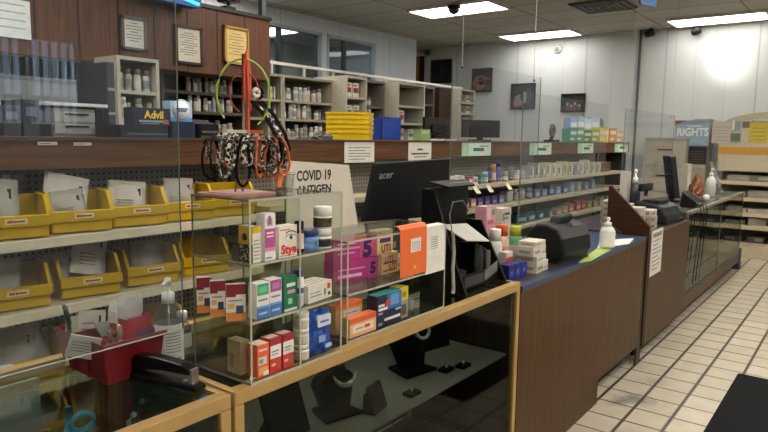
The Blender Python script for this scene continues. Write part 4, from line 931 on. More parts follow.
# things in the left case
zc = AY(20, 383, 2.02).z; xc_ = AY(40, 400, 2.02).x
m = MB(); m.box(-.42, 0, 0, 0, .2, zc, M('#a9adac', .6)); m.box(-.4, -.0006, zc*.7, -.03, 0, zc*.705, M('#7d8285', .6)); m.box(-.4, -.0006, zc*.45, -.03, 0, zc*.455, M('#7d8285', .6))
tag(m.build('grey_carton', loc=(xc_, 2.02, 0)), 'plain pale grey carton on the floor behind the lower left glass case', 'box')
MB().box(.03, .16, .700, 1.50, DEP-.03, .708, GLASS).build('shelf', bpy.data.objects['display_case'])
t = thing('cyan_scissors', 'bright cyan scissor handles inside the left glass case at the bottom edge', 'scissors', (AY(80, 424, 1.56).x, 1.56, .709))
CY = M('#2aa7cf', .3, 0, .05)
R = Matrix.Translation((0, 0, .013)) @ Matrix.Rotation(.15, 4, 'Y')
m = MB(); m.tube([(.03*math.cos(a), 0, .04+.022*math.sin(a)) for a in [2*PI*k/20 for k in range(20)]], .007, CY, closed=True, T=R); m.build('handle', t)
m = MB(); m.tube([(-.035, .008, .0), (-.03, .008, .04), (-.038, .008, .085)], .008, CY, T=R); m.build('handle', t)
m = MB(); m.prism([(-.03, .0, -.008), (-.02, .0, -.008), (-.012, .0, .02), (-.04, .0, .02)], (0, .003, 0), STEEL, T=R); m.build('blade', t)
for i, x in enumerate((.80, .86)):
    m = MB(); m.tube([(0, 0, 0), (.0, 0, .05), (.015, 0, .06)], .006, CY if i else M('#9fc9d6', .3)); m.ball((.015, 0, .061), .008, M('#cfe9f2', .2), 6); m.lathe([(.02, 0), (.02, .006)], DGREY)
    tag(m.build('cyan_pen', loc=(x+.05, 1.48+.06*i, .709)), '%s small cyan pen stand in the left glass case below the stapler' % ('left', 'right')[i], 'pen', 'cyan pen stands')

# ---------------- wooden counter (unit one)
CW = .88
t = thing('service_counter', 'walnut laminate service counter with a blue top edge, right of the glass case', 'counter', (2.458, FY, 0))
L1 = 4.31-2.458
MB().box(0, 0, .0, 3.53-2.458, .02, CW-.03, WALNUT).build('front_panel', t)
MB().box(3.53-2.458, 0, .14, L1, .02, CW-.03, WALNUT).build('front_panel', t)
MB().box(3.53-2.458, .10, 0, L1, .12, .14, M('#1a120d', .7)).build('toe_kick', t)
MB().box(0, .02, .14, .02, .6, CW-.03, WALNUT).build('side_panel', t); MB().box(L1-.02, .02, .14, L1, .6, CW-.03, WALNUT).build('side_panel', t)
MB().box(0, .58, 0, L1, .6, CW-.03, DWALNUT).build('back_panel', t)
MB().box(0, -.004, CW-.03, L1, .6, CW, M('#33271f', .35)).build('countertop', t)
m = MB(); m.box(0, -.008, CW-.018, L1, -.004, CW+.001, M('#2c4060', .4)); m.box(0, -.004, CW, L1, .035, CW+.001, M('#1c2c48', .4)); m.box(1.0, .035, CW, L1, .42, CW+.001, M('#1f3152', .4)); m.build('edge_trim', t)
# ---------------- register unit (unit two)
U0, U1 = 4.45, 5.60
t = thing('register_counter', 'dark walnut register stand with a white notice on its front', 'counter', (U0, FY, 0))
MB().box(0, 0, .105, U1-U0, .02, .872, wood('#35200e', '#54391d', 'Z', .45, spec=.22)).build('front_panel', t)
MB().box(0, .02, .105, .02, .7, .872, DWALNUT).build('side_panel', t); MB().box(U1-U0-.02, .02, .105, U1-U0, .7, .872, DWALNUT).build('side_panel', t)
MB().box(.02, .02, .84, U1-U0-.02, .7, .872, M('#2a1d14', .4)).build('countertop', t)
MB().box(.06, .08, 0, U1-U0, .1, .105, M('#17130f', .7)).build('toe_kick', t)
m = MB(); xs_ = -.0
m.prism([(-.012, -.0, .105), (-.012, -.0, .935), (-.012, .265, 1.195), (-.012, .285, 1.195), (-.012, .285, .105)], (-.03, 0, 0), wood('#2c190c', '#472b17', 'Y', .45, spec=.22)); m.build('side_screen', t)
m = MB(); m.box(-.138, .01, 0, -.044, .02, .872, M('#1f120c', .5)); m.build('filler_strip', t)
a, c = AY(652.5, 231, FY), AY(659.5, 271, FY)
m = MB(); w, h = (c.x-a.x)/2*1.1, a.z-c.z; m.box(-w, -.002, 0, w, 0, h, M('#cfcac2', .6))
for k in range(9): m.box(-w*.75, -.0026, h*(.12+.09*k), w*(.7 if k % 3 else .2), -.002, h*(.12+.09*k)+.006, LN)
m.box(-w*.8, -.0026, h*.86, w*.8, -.002, h*.93, M('#7a756d', .6))
tag(m.build('notice_sign', loc=((a.x+c.x)/2, FY-.001, c.z)), 'white printed notice taped to the front of the dark register stand', 'notice')
# ---------------- far glass case
G0, G1, GT_ = 5.63, 8.45, .935
t = thing('display_case', 'far glass display case with nearly empty shelves, beyond the register', 'display case', (G0, FY, 0)); L = G1-G0
DW = M('#4a3b2f', .5)
MB().box(.02, .09, 0, L-.02, .55, .10, M('#1d1712', .7)).build('plinth', t)
MB().box(0, .02, .10, L, .58, .20, wood('#3d2a1c', '#5c4330', 'X', .5)).build('base', t)
for x in (0, L*.52, L-.02): MB().box(x, .02, .20, x+.02, .04, GT_-.02, M('#6b604f', .4, .3)).build('post', t)
MB().box(.0, .56, .20, L, .58, GT_-.02, M('#57524a', .5)).build('back_panel', t)
MB().box(.02, .022, .20, L-.02, .028, GT_-.02, sheet('far_glass', 'dfe6e0', .85, .02, 1.5)).build('glass_front', t)
for z in (.44, .68): MB().box(.02, .06, z, L-.02, .54, z+.008, sheet('shelf_glass', 'b9cfc4', .7, .05, 1.45, .15, 'aabdb2')).build('shelf', t)
m = MB(); m.box(0, 0, GT_-.02, L, .04, GT_, M('#7d7260', .35, .3)); m.build('top_rail', t)
MB().box(0, .04, GT_-.016, L, .58, GT_-.004, sheet('far_top', 'd9e4dc', .7, .05, 1.5, .2, 'b5bab0')).build('glass_top', t)
rng = random.Random(21)
for i in range(8):
    x = G0+.25+.3*i; z = (.202, .450, .690)[i % 3]
    med_box(x, FY+.3, z, .16, .12, rng.uniform(.06, .13), rng.choice(['#8a857a', '#6f6a60', '#a39d90', '#54606c']), '#5c574e', '%s item from the near end inside the far glass case' % ORD[i], 'items in the far glass case', 'item', 'boxed_item')
# blue object at the end of the far case
p = AZ(737, 266, 0); m = MB(); m.rbox(-.07, -.05, 0, .07, .05, .07, NAVY, .02); m.rbox(-.04, -.04, .07, .1, .05, .24, M('#24365c', .5), .02)
tag(m.build('blue_crate', loc=(8.56, 1.2, 0)), 'small dark blue plastic item on the floor at the end of the far glass case', 'crate')

# ================================================================== FAR END OF THE SHOP
GX = 9.42
# gondola with arched header
ga, gb = AX(712, 180, GX).y, .1
t = thing('wall_shelving', 'cream wall shelving with an arched top sign against the far wall', 'shelving', (GX, gb, 0)); W = ga-gb
CRM = M('#c2b599', .5)
WSZ = [AX(755, y, GX+.25).z for y in (226.5, 214, 198.5, 182.3)]
MB().box(0, 0, 0, .75, W, .16, CRM).build('base', t)
MB().box(.72, 0, .16, .75, W, 1.80, M('#7d786c', .6)).build('back_panel', t)
for i, (z, d) in enumerate(zip(WSZ, (.36, .30, .28, .28))):
    m = MB(); xs0 = .72-d-.15; m.box(xs0, 0, z-.03, .72, W, z, CRM); m.box(xs0-.015, 0, z-.045, xs0, W, z+.005, M('#c5b795', .5)); m.build('shelf', t)
gx2 = GX+.42
hb = AX(735, 171, gx2).z; ht = AX(735, 147, gx2).z; h3 = AX(735, 128, gx2).z; hA = AX(745, 111, gx2).z
m = MB(); m.box(.40, .0, hb, .72, W+.02, h3, M('#c0b59b', .5)); m.build('canopy', t)
m = MB(); m.box(.395, .0, ht-.10, .40, W+.02, ht+.0, M('#c0903a', .5)); m.build('orange_stripe', t)
m = MB(); n = 24; cy = W*.5; rx = W*.5+.02; pts = [(.5, cy+rx*math.cos(PI*k/n), h3+(hA-h3)*math.sin(PI*k/n)**.75) for k in range(n+1)]+[(.5, cy+(rx-.09)*math.cos(PI*k/n), h3+(hA-h3-.09)*max(0, math.sin(PI*k/n))**.75) for k in range(n, -1, -1)]
for k in range(n):
    q = [pts[k], pts[k+1], pts[2*n-k], pts[2*n+1-k]]; m.prism(q, (.05, 0, 0), M('#b5a98f', .5))
m.build('arched_header', t)
# signs on the canopy
def wall_card(px0, py0, px1, py1, X, label, paint, mat, name='poster', cat='poster', th=.006):
    a, c = AX(px0, py0, X), AX(px1, py1, X); w, h = (a.y-c.y)/2, a.z-c.z
    m = MB(); m.box(-th, -w, 0, 0, w, h, mat); paint(m, w, h, -th)
    return tag(m.build(name, loc=(X, (a.y+c.y)/2, c.z)), label, cat)
def tl(m, w, h, x, n=6, c=LN):
    for k in range(n): m.box(x-.0008, -w*.75, h*(.12+.75*k/n), x, w*.75, h*(.12+.75*k/n)+.012, c)
xc = GX+.40-.003
wall_card(713, 121.5, 729.5, 143.5, xc, 'pale poster at the left under the arched shelving top', lambda m, w, h, x: tl(m, w, h, x, 5, M('#a59c93', .6)), M('#bdb3a8', .6))
wall_card(731, 119, 741, 143, xc, 'green and grey poster in the middle under the arched shelving top', lambda m, w, h, x: (m.box(x-.001, -w*.8, h*.08, x, w*.8, h*.4, M('#61705c', .6)), m.box(x-.001, -w*.7, h*.5, x, w*.5, h*.9, M('#8a98a0', .6)), m.box(x-.0015, w*.3, h*.55, x, w*.7, h*.95, M('#cfd3c9', .6))), M('#a8aa98', .6))
wall_card(750, 122, 767.5, 143, xc, 'yellow poster at the right under the arched shelving top', lambda m, w, h, x: tl(m, w, h, x, 4, M('#9e8c33', .6)), M('#c3ac3f', .6))
# goods on the wall shelving
rng = random.Random(31); n_ = 0
for zi, z in enumerate([.16]+WSZ):
    for k in range(5):
        y = gb+.12+(W-.24)*(k+.5)/5
        c = ['#3b3a38', '#55524c', '#8f8a7d', '#a9a496', '#2c2c2e', '#6a655b'][rng.randrange(6)]; n_ += 1
        w_, h_ = rng.uniform(.09, .14), rng.uniform(.045, .10)
        m = MB(); m.box(0, -w_, 0, .16, w_, h_, M(c, .55)); m.box(-.0006, -w_*.8, h_*.3, 0, w_*.2, h_*.75, M('#9a9588', .6))
        tag(m.build('boxed_item', loc=(GX+.36, y, z)), '%s item from the right on the %s shelf of the far wall shelving' % (ORD[k], ('lowest', 'second lowest', 'middle', 'second highest', 'highest')[zi]), 'box', 'goods on the far wall shelving')
# poster RIGHTS, black poster, cabinets
def rights(m, w, h, x):
    m.box(x-.0006, -w, h*.86, x, w, h*.99, M('#7f93a0', .6)); m.quad([(x-.001, w, h), (x-.001, w, h*.8), (x-.001, w*.35, h)], M('#8d4a52', .6))
    m.text('RIGHTS', h*.30, (x-.001, w*.86, h*.40), (0, -1, 0), (0, 0, 1), M('#d6dad8', .6), .035, 'LEFT', squeeze=.80)
    m.box(x-.001, -w*.55, h*.75, x, w*.3, h*.80, M('#c3cdd2', .6))
    for k in range(3): m.box(x-.0008, -w*.8, h*(.1+.07*k), x, w*.8, h*(.1+.07*k)+.008, M('#a9b7be', .6))
wall_card(675.5, 120.5, 708.5, 146, GX+.46, 'grey-blue poster with large white lettering, left of the arched shelving', rights, M('#8ba4b6', .6), th=.012)
wall_card(687, 146.8, 706, 164.5, GX+.47, 'black poster directly below the grey-blue lettered poster', lambda m, w, h, x: tl(m, w, h, x, 5, M('#4a453f', .6)), M('#1e1c1a', .5), th=.012)
y1_, y0_ = AX(645, 150, GX+.3).y, AX(688.5, 150, GX+.3).y+.03
t = thing('filing_cabinet', 'pale grey drawer cabinet at the far end, left of the black poster', 'cabinet', (GX+.3, (y0_+y1_)/2, 0)); w = (y1_-y0_)/2
MB().box(0, -w, 0, .58, w, 1.54, M('#a29c8e', .5)).build('body', t)
for k in range(4):
    m = MB(); m.box(-.015, -w*.96, .06+.37*k, 0, w*.96, .40+.37*k, M('#aca697', .5)); dr = m.build('drawer', t)
    m = MB(); m.box(-.035, -.1, .27+.37*k, -.015, .1, .29+.37*k, DGREY); m.build('handle', dr)
MB().box(-.02, -w*1.02, 1.54, .6, w*1.02, 1.56, M('#a59e90', .5)).build('top_panel', t)
t = thing('side_shelf', 'narrow cream unit holding up the posters, between the drawer cabinet and the arched shelving', 'shelf', (GX+.475, AX(699, 150, GX+.48).y, 0)); w = .10
MB().box(0, -w, 0, .4, w, 1.83, M('#a59d8d', .5)).build('body', t)
MB().box(-.02, -w, 1.14, 0, w, 1.18, M('#b5ac98', .5)).build('ledge', t)
# ================================================================== THINGS ON THE GLASS CASES
TOP = CT
# ---------------- red tray with papers
t = thing('red_tray', 'dark red plastic desk tray on the left glass case, full of papers and cartons', 'tray', (.826, 1.405, TOP))
def hollow(m, w0, d0, w1, d1, h, th, mat):
    """tapered open tray: bottom (w0,d0) top (w1,d1), y from 0 backwards"""
    def ring(w, d, z, e): return [(-w+e, e, z), (w-e, e, z), (w-e, d-e, z), (-w+e, d-e, z)]
    o0, o1, i0, i1 = ring(w0, d0, 0, 0), ring(w1, d1, h, 0), ring(w0, d0, th, th), ring(w1, d1, h, th)
    o1 = [(x, y-(d1-d0)/2, z) for x, y, z in o1]; i1 = [(x, y-(d1-d0)/2, z) for x, y, z in i1]
    vs = o0+o1+i0+i1; fs = [(3, 2, 1, 0), (8, 9, 10, 11)]
    for k in range(4):
        j = (k+1) % 4; fs += [(k, j, 4+j, 4+k), (8+j, 8+k, 12+k, 12+j), (4+k, 4+j, 12+j, 12+k)]
    m.add(vs, fs, mat)
m = MB(); hollow(m, .068, .21, .084, .235, .104, .004, DRED); m.build('tray_body', t, bevel=.002)
m = MB(); m.box(-.078, .075, .004, .078, .078, .098, DRED); m.box(-.078, .15, .004, .078, .153, .1, DRED); m.build('divider', t)
m = MB(); m.box(-.085, -.018, .094, .085, -.012, .106, M('#8a1a22', .35)); m.build('rim', t)
tz = TOP+.006
def card(x, y, z, w, h, lean, tilt, label, mat, name='card', cat='card', rz=0, paint=None, th=.002):
    m = MB(); m.box(-w/2, -th/2, 0, w/2, th/2, h, mat)
    if paint: paint(m, w, h)
    o = m.build(name, loc=(x, y, z)); o.rotation_euler = (lean, tilt, rz); return tag(o, label, cat)
def cprint(m, w, h):
    m.box(w*.25, -.0016, h*.62, w*.33, -.001, h*.9, INK); m.box(w*.0, -.0016, h*.25, w*.35, -.001, h*.4, M('#9fb06a', .6))
    for k in range(3): m.box(-w*.35, -.0016, h*(.5+.12*k), w*.1, -.001, h*(.53+.12*k), M('#8b867c', .7))
card(.80, 1.575, tz, .075, .135, -.12, .18, 'white printed card with a green mark at the back of the red tray', M('#d3cdbb', .6), paint=cprint)
card(.775, 1.588, tz, .06, .125, -.08, .1, 'plain cream card behind the white printed card in the red tray', M('#c6b98e', .6))
def cprint2(m, w, h):
    for k in range(4): m.box(-w*.4, -.0016, h*(.3+.13*k), w*.4, -.001, h*(.34+.13*k), M('#8f8a80', .7))
card(.728, 1.475, tz+.055, .07, .065, .35, .3, 'folded white leaflet hanging over the left rim of the red tray', M('#d8d3c6', .6), 'leaflet', 'leaflet', rz=-.5, paint=cprint2)
card(.822, 1.462, tz+.072, .062, .09, -1.15, 0, 'dark grey card lying across the middle of the red tray', M('#4e4d49', .5), rz=-.15)
def open_carton(x, y, label, s=1.0, rz=0):
    t = thing('open_carton', label, 'carton', (x, y, tz), rz); w, d, h = .036*s, .018, .132*s
    m = MB(); m.box(-w, -d, 0, w, -d+.002, h, M('#b8233a', .5)); m.box(-w, d-.002, 0, w, d, h+.035, PAPER); m.box(-w, -d, 0, -w+.002, d, h, M('#b8233a', .5)); m.box(w-.002, -d, 0, w, d, h, M('#b8233a', .5)); m.box(-w, -d, 0, w, d, .002, M('#b8233a', .5)); m.build('carton_body', t)
    m = MB(); m.prism([(-w, d-.003, h-.005), (w, d-.003, h-.005), (w, d-.003, h+.05), (w*.55, d-.003, h+.055), (w*.5, d-.003, h+.048), (-w*.2, d-.003, h+.05), (-w*.3, d-.003, h+.056), (-w, d-.003, h+.05)], (0, -.002, 0), WHITE); m.build('flap', t)
    m = MB(); m.prism([(-w, -d, h), (-w, d, h), (-w, d*.8, h+.03), (-w, -d*.8, h+.03)], (-.002, 0, 0), PAPER); m.build('flap', t)
    return t
open_carton(.868, 1.465, 'open red and white carton at the right end of the red tray', 1.0, .1)
open_carton(.864, 1.512, 'open white carton behind the red and white one in the red tray', .85, .15)
m = MB(); m.box(-.03, -.001, 0, .03, .001, .10, M('#3f3f6e', .5)); o = m.build('card', loc=(.88, 1.42, tz)); o.rotation_euler = (-.05, 0, 0); tag(o, 'dark blue card at the front right of the red tray', 'card')
def pen(x, y, tx, ty, label, mat, cap, L=.145):
    t = thing('pen', label, 'pen', (x, y, tz)); t.rotation_euler = (tx, ty, 0)
    m = MB(); m.lathe([(.0015, 0), (.004, .012), (.0045, L*.7)], mat, n=10); m.build('barrel', t)
    m = MB(); m.lathe([(.005, L*.7), (.005, L), (.003, L+.003)], cap, n=10); m.box(.004, -.002, L*.75, .007, .002, L*.98, cap); m.build('cap', t); return t
pen(.760, 1.545, -.03, -.16, 'dark green pen standing at the left end of the red tray', M('#1d3b2c', .35), M('#1d3b2c', .35), .16)
pen(.764, 1.57, -.03, -.12, 'second dark pen beside the green one in the red tray', M('#2c3a2e', .35), M('#51604d', .35), .165)
pen(.815, 1.445, .05, -.28, 'tan pen sticking out over the leaflet in the red tray', M('#b59a72', .4), M('#8f7450', .4), .12)
pen(.83, 1.455, .0, -.10, 'cream pen beside the tan one in the red tray', M('#c9b58e', .4), M('#bfa980', .4), .12)
# ---------------- sanitiser bottle
def pump_bottle(name, label, x, y, z, r, h, body, liquid_label, s=1.0, rz=0, clear=True, group=None):
    t = thing(name, label, 'bottle', (x, y, z), rz, group)
    m = MB(); m.lathe([(r*.9, 0), (r, r*.15), (r, h*.5), (r*.97, h*.56), (r*.72, h*.66), (r*.36, h*.72), (r*.36, h*.74)], body, n=28); m.build('bottle', t)
    if liquid_label:
        m = MB(); m.lathe([(r*1.012, h*.06), (r*1.012, h*.50)], M('#e2e0da', .5), n=28, caps=False)
        if clear:
            for k in range(7):
                a0 = -PI*.75; zz_ = h*(.40-.035*k)
                m.add([(r*1.02*math.cos(a0+i*.12), r*1.02*math.sin(a0+i*.12), zz_+dz) for i in range(10) for dz in (0, .0025)], [(2*i, 2*i+2, 2*i+3, 2*i+1) for i in range(9)], M('#8f8c88', .6))
            for k in range(6):
                a = -PI*.56+k*.085; m.add([(r*1.025*math.cos(a+e), r*1.025*math.sin(a+e), zz) for e, zz in ((0, h*.085), (.05, h*.085), (.05, h*.125), (0, h*.125))], [(0, 1, 2, 3)], INK)
        m.build('wrap_label', t)
    m = MB(); m.lathe([(r*.46, h*.72), (r*.46, h*.83), (r*.3, h*.84), (r*.16, h*.86), (r*.16, h*.93)], M('#d6d3cc', .35), n=20); m.build('collar', t)
    m = MB(); m.lathe([(r*.24, h*.93), (r*.26, h*.97), (r*.2, h)], M('#dcd9d2', .35), n=18); m.tube([(0, 0, h*.965), (-r*.55, -r*.35, h*.965), (-r*.7, -r*.45, h*.945)], [r*.14, r*.11, r*.08], M('#dcd9d2', .35)); m.tube([(0, 0, h*.3), (0, 0, h*.74)], r*.07, M('#c9c6bf', .4)); m.build('pump_head', t)
    return t
pump_bottle('pump_bottle', 'large clear hand sanitizer pump bottle with a white label, behind the stapler', .934, 1.415, TOP, .036, .232, sheet('clear_bottle', 'e9ece8', .88, .05, 1.45, .05), True)
t = thing('small_bottle', 'small clear bottle with a white cap just right of the large pump bottle', 'bottle', (1.012, 1.47, TOP))
m = MB(); m.lathe([(.022, 0), (.024, .004), (.024, .075), (.012, .09), (.011, .094)], sheet('clear_bottle', '', 1), n=22); m.build('bottle', t)
m = MB(); m.lathe([(.0245, .02), (.0245, .06)], M('#bcbab2', .5), n=22, caps=False); m.build('label', t)
m = MB(); m.lathe([(.014, .092), (.014, .116), (.012, .118)], M('#dddad2', .35), n=18); m.build('cap', t)
# ---------------- stapler
t = thing('stapler', 'black desk stapler on the left glass case in front of the pump bottle', 'stapler', (.856, 1.315, TOP), math.radians(-76))
ST = M('#08080a', .3, 0, .05, 30, .3)
m = MB(); m.prism([(-.105, -.019, 0), (.105, -.019, 0), (.108, -.019, .008), (.09, -.019, .014), (-.09, -.019, .016), (-.105, -.019, .012)], (0, .038, 0), ST); m.build('base', t, bevel=.003)
m = MB(); m.prism([(-.098, -.017, .014), (-.098, -.017, .05), (-.085, -.017, .062), (-.02, -.017, .066), (.06, -.017, .06), (.085, -.017, .05), (.085, -.017, .036), (.0, -.017, .036), (-.06, -.017, .028)], (0, .034, 0), ST); m.build('arm', t, bevel=.005)
m = MB(); m.box(-.05, -.011, .026, .088, .011, .036, M('#9a9890', .3, .8)); m.prism([(.078, -.012, .016), (.09, -.012, .016), (.09, -.012, .05), (.078, -.012, .05)], (0, .024, 0), M('#aaa79e', .3, .8)); m.build('magazine', t)
m = MB(); m.box(.055, -.012, .0135, .092, .012, .017, STEEL); m.build('anvil', t)

# ---------------- acrylic stand one
SX0, SX1, SY0, SY1 = .974, 1.302, 1.1425, 1.362
SZ = [TOP, 1.052, 1.193, 1.348]
def edge_rods(m, x0, y0, z0, x1, y1, z1, e=.0022, mat=None):
    mat = mat or EDGE
    for y in (y0, y1):
        for z in (z0, z1): m.box(x0, y-e, z-e, x1, y+e, z+e, mat)
    for x in (x0, x1):
        for z in (z0, z1): m.box(x-e, y0, z-e, x+e, y1, z+e, mat)
def panel(t, name, x0, y0, z0, x1, y1, z1, thick='z', rods='1111'):
    m = MB(); m.box(x0, y0, z0, x1, y1, z1, ACRYL); e = .0016
    if thick == 'z':
        m.box(x0, y0-e, z0-.001, x1, y0, z1+.001, EDGE); m.box(x0-e, y0, z0-.0005, x0, y1, z1+.0005, EDGED)
    if thick == 'x':
        m.box(x0-.0005, y0-e, z0, x1+.0005, y0, z1, EDGE); m.box(x0, y0, z1, x1, y1, z1+e, EDGED); m.box(x0, y1, z0, x1, y1+e, z1, EDGED)
    m.build(name, t)
t = thing('acrylic_stand', 'three-tier clear acrylic display stand at the left end of the long glass case', 'display stand', (0, 0, 0))
t.location = (SX0, SY0, TOP)
def loc_panel(name, a, c, th): panel(t, name, a[0]-SX0, a[1]-SY0, a[2]-TOP, c[0]-SX0, c[1]-SY0, c[2]-TOP, th)
for i, z in enumerate(SZ): loc_panel('shelf', (SX0, SY0, z+.0005), (SX1, SY1, z+.0045), 'z')
for x in (SX0, 1.138, SX1-.004): loc_panel('side_panel', (x, SY0, SZ[0]+.0045), (x+.004, SY1, SZ[3]), 'x')
m = MB(); m.box(0, SY1-SY0-.003, .0045, SX1-SX0, SY1-SY0, SZ[3]-TOP, ACRYL); m.build('back_panel', t)
s1, s2, s3, s4 = [z+.0052 for z in SZ]
FYb = SY0+.006                                  # fronts of the goods sit just behind the front edge
# top tier goods
def eye(m, cx, cz, s, y, iris):
    pts = [(cx+s*math.cos(a), y, cz+s*.42*math.sin(a)) for a in [2*PI*k/20 for k in range(20)]]; m.quad(pts, M('#e7e0d8', .5))
    for r, mt, o in ((.36, iris, .0003), (.17, INK, .0006)): m.quad([(cx+s*r*math.cos(a), y-o, cz+s*r*math.sin(a)) for a in [2*PI*k/16 for k in range(16)]], mt)
    m.tube([(cx+s*1.05*math.cos(a), y-.0003, cz+s*.45*math.sin(a)) for a in [PI*k/10 for k in range(11)]], s*.05, INK, n=4)
    m.tube([(cx+s*1.2*math.cos(a), y-.0003, cz+s*.25+s*.75*math.sin(a)) for a in [PI*(.15+.7*k/10) for k in range(11)]], s*.07, INK, n=4)
m = MB(); w, d, h = .026, .05, .088; YB3 = M('#cfa91c', .45)
m.box(-w/2, -d/2, 0, w/2, d/2, h, M('#d3cfc2', .5)); m.box(-w/2-.0006, -d/2, h*.5, -w/2, d/2, h, YB3); m.box(-w/2, -d/2-.0006, h*.82, w/2, -d/2, h, YB3); m.box(-w/2-.0006, -d/2, 0, -w/2, d/2, h*.5, INK)
rng = random.Random(4)
for k in range(40): yy, z = rng.uniform(-d*.45, d*.42), rng.uniform(.002, h*.47); m.box(-w/2-.001, yy, z, -w/2, yy+.003, z+.003, M('#c9b88a', .6))
m.lathe([(.009, 0), (.009, .0008)], INK, n=14, T=Matrix.Translation((-w/2-.0006, .003, h*.7)) @ Matrix.Rotation(-PI/2, 4, 'Y'))
for k in range(6): m.box(-w*.4, -d/2-.0006, h*(.1+.1*k), w*.35, -d/2, h*(.13+.1*k), M('#8a867c', .6))
tag(m.build('medicine_box', loc=(SX0+.031, FYb+.028, s3)), 'yellow, white and black speckled box at the left of the top tier', 'box')
carton('medicine_box', 'tall white and magenta box in the top tier, left of the eye drop box', 'box', (SX0+.072, FYb+.016, s3), .034, .03, .116, WHITE,
       front=((0, .28, 1, .68, M('#b0488c', .5)), (0, .2, 1, .28, M('#c98bb0', .5)), (.2, .74, .7, .9, M('#a58a9e', .5)), (.35, .78, .55, .95, M('#6d5a70', .5)), (.15, .5, .8, .53, WHITE), (.15, .57, .8, .61, WHITE), (.1, .05, .6, .08, M('#8a867c', .6))))
w, d, h = .062, .032, .080; m = MB(); STW = M('#dcd4c6', .5); m.box(-w/2, -d/2, 0, w/2, d/2, h, STW)
m.text('Stye', h*.27, (-w/2+.006, -d/2-.0006, h*.13), (1, 0, 0), (0, 0, 1), M('#c8281f', .5), .04, 'LEFT')
eye(m, w*.15, h*.62, w*.27, -d/2-.0008, M('#51606d', .4)); m.box(-w*.44, -d/2-.0006, h*.86, w*.1, -d/2, h*.9, M('#b7785f', .5)); m.box(-w*.44, -d/2-.0006, h*.05, w*.35, -d/2, h*.075, M('#a5574a', .5))
tag(m.build('medicine_box', loc=(SX0+.132, FYb+.017, s3)), 'white box with a drawn eye and red lettering in the top tier', 'box')
def jar(name, label, x, y, z, r, h, body, lid, band, cap_h=.3, group=None, cat='jar'):
    t = thing(name, label, cat, (x, y, z), 0, group)
    m = MB(); m.lathe([(r*.9, 0), (r, h*.06), (r, h*(1-cap_h)-.002), (r*.85, h*(1-cap_h))], body, n=22); m.build('jar_body', t)
    if band: m = MB(); [m.lathe([(r*1.012, h*a), (r*1.012, h*c)], mt, n=22, caps=False) for a, c, mt in band]; m.build('label', t)
    m = MB(); m.lathe([(r*.98, h*(1-cap_h)), (r*1.0, h*.97), (r*.92, h)], lid, n=22); m.build('lid', t); return t
jar('dropper_bottle', 'small dark bottle with a pale label in the top tier, left of the blue jar', 1.174, FYb+.03, s3, .0125, .083, M('#241812', .25), BLACK, [(.12, .62, M('#d3b9b4', .5))], .24, cat='bottle')
t = jar('blue_jar', 'small blue jar with a dark lid in the top tier beside the white tubs', 1.213, FYb+.034, s3, .0265, .056, M('#3d72b4', .3), M('#1b2c5c', .35), [(.15, .5, M('#5f96cf', .4)), (.25, .42, M('#c9d6e2', .4))], .3)
GLD = M('#a58d3c', .45)
jar('white_tub', 'lower of the two stacked white tubs in the top tier', 1.268, FYb+.034, s3, .025, .054, WHITE, WHITE, [(.1, .5, M('#27231a', .5)), (.4, .5, GLD)], .38)
jar('white_tub', 'upper white tub with a gold band, standing on the other white tub', 1.268, FYb+.034, s3+.0545, .0255, .060, WHITE, M('#e3e0d8', .4), [(.08, .5, M('#4a4326', .5)), (.28, .42, GLD)], .42)
# middle tier goods
def left_box(px, py, label, w=.036, h=.09):
    p = AZ(px, py, s2)
    return carton('medicine_box', label, 'box', (p.x, p.y, s2), w, .016, h, WHITE, front=((0, 0, 1, .24, M('#c8823c', .5)), (0, .72, 1, 1, M('#7d1f2a', .5)), (.0, .66, .5, .72, M('#7d1f2a', .5)), (.5, .2, .88, .42, M('#3c3f55', .5)), (.12, .54, .8, .58, M('#8a8580', .5)), (.1, .34, .42, .48, M('#d8a468', .5))),
        top=((0, 0, 1, 1, M('#c9b9b4', .5)),), rz=-.62)
left_box(204.5, 312, 'nearest to the left edge of the three maroon and orange boxes in the middle tier')
left_box(218, 316, 'middle one of the three maroon and orange boxes in the middle tier')
left_box(236, 320, 'right one of the three maroon and orange boxes in the middle tier', .046)
LB = M('#3f6ea8', .5)
for i, (x, c, c2) in enumerate(((1.023, '#3f9a68', '#63b98a'), (1.065, '#9a4b86', '#b56ea2'))):
    carton('medicine_box', ('green-topped white and blue box at the front of the middle tier', 'purple-topped white and blue box at the front of the middle tier')[i], 'box', (x, FYb+.018, s2), .040, .03, .088+.003*i, WHITE,
           front=((0, 0, 1, .36, LB), (0, .3, 1, .36, M('#6f98c6', .5)), (.05, .66, .95, .98, M(c, .5)), (.2, .74, .8, .9, M(c2, .5)), (.12, .5, .85, .55, M('#77828c', .5)), (.15, .12, .8, .17, M('#9fb9d8', .5))))
carton('medicine_box', 'dark green box at the front of the middle tier, beside the purple-topped box', 'box', (1.116, FYb+.02, s2), .046, .034, .090, M('#15694a', .5),
       front=((.25, .5, .85, .6, M('#c99aa2', .5)), (.2, .7, .85, .80, M('#cfdcd2', .5)), (.3, .2, .6, .36, M('#8fc9a5', .5)), (0, 0, 1, .07, M('#cdd6cf', .5))))
jar('white_bottle', 'slim white bottle with a blue cap and blue band in the middle tier', 1.164, FYb+.022, s2, .0125, .098, M('#d5d3cc', .4), M('#25407e', .4), [(.35, .5, M('#25407e', .4)), (.08, .3, M('#b5bccb', .5))], .2, cat='bottle')
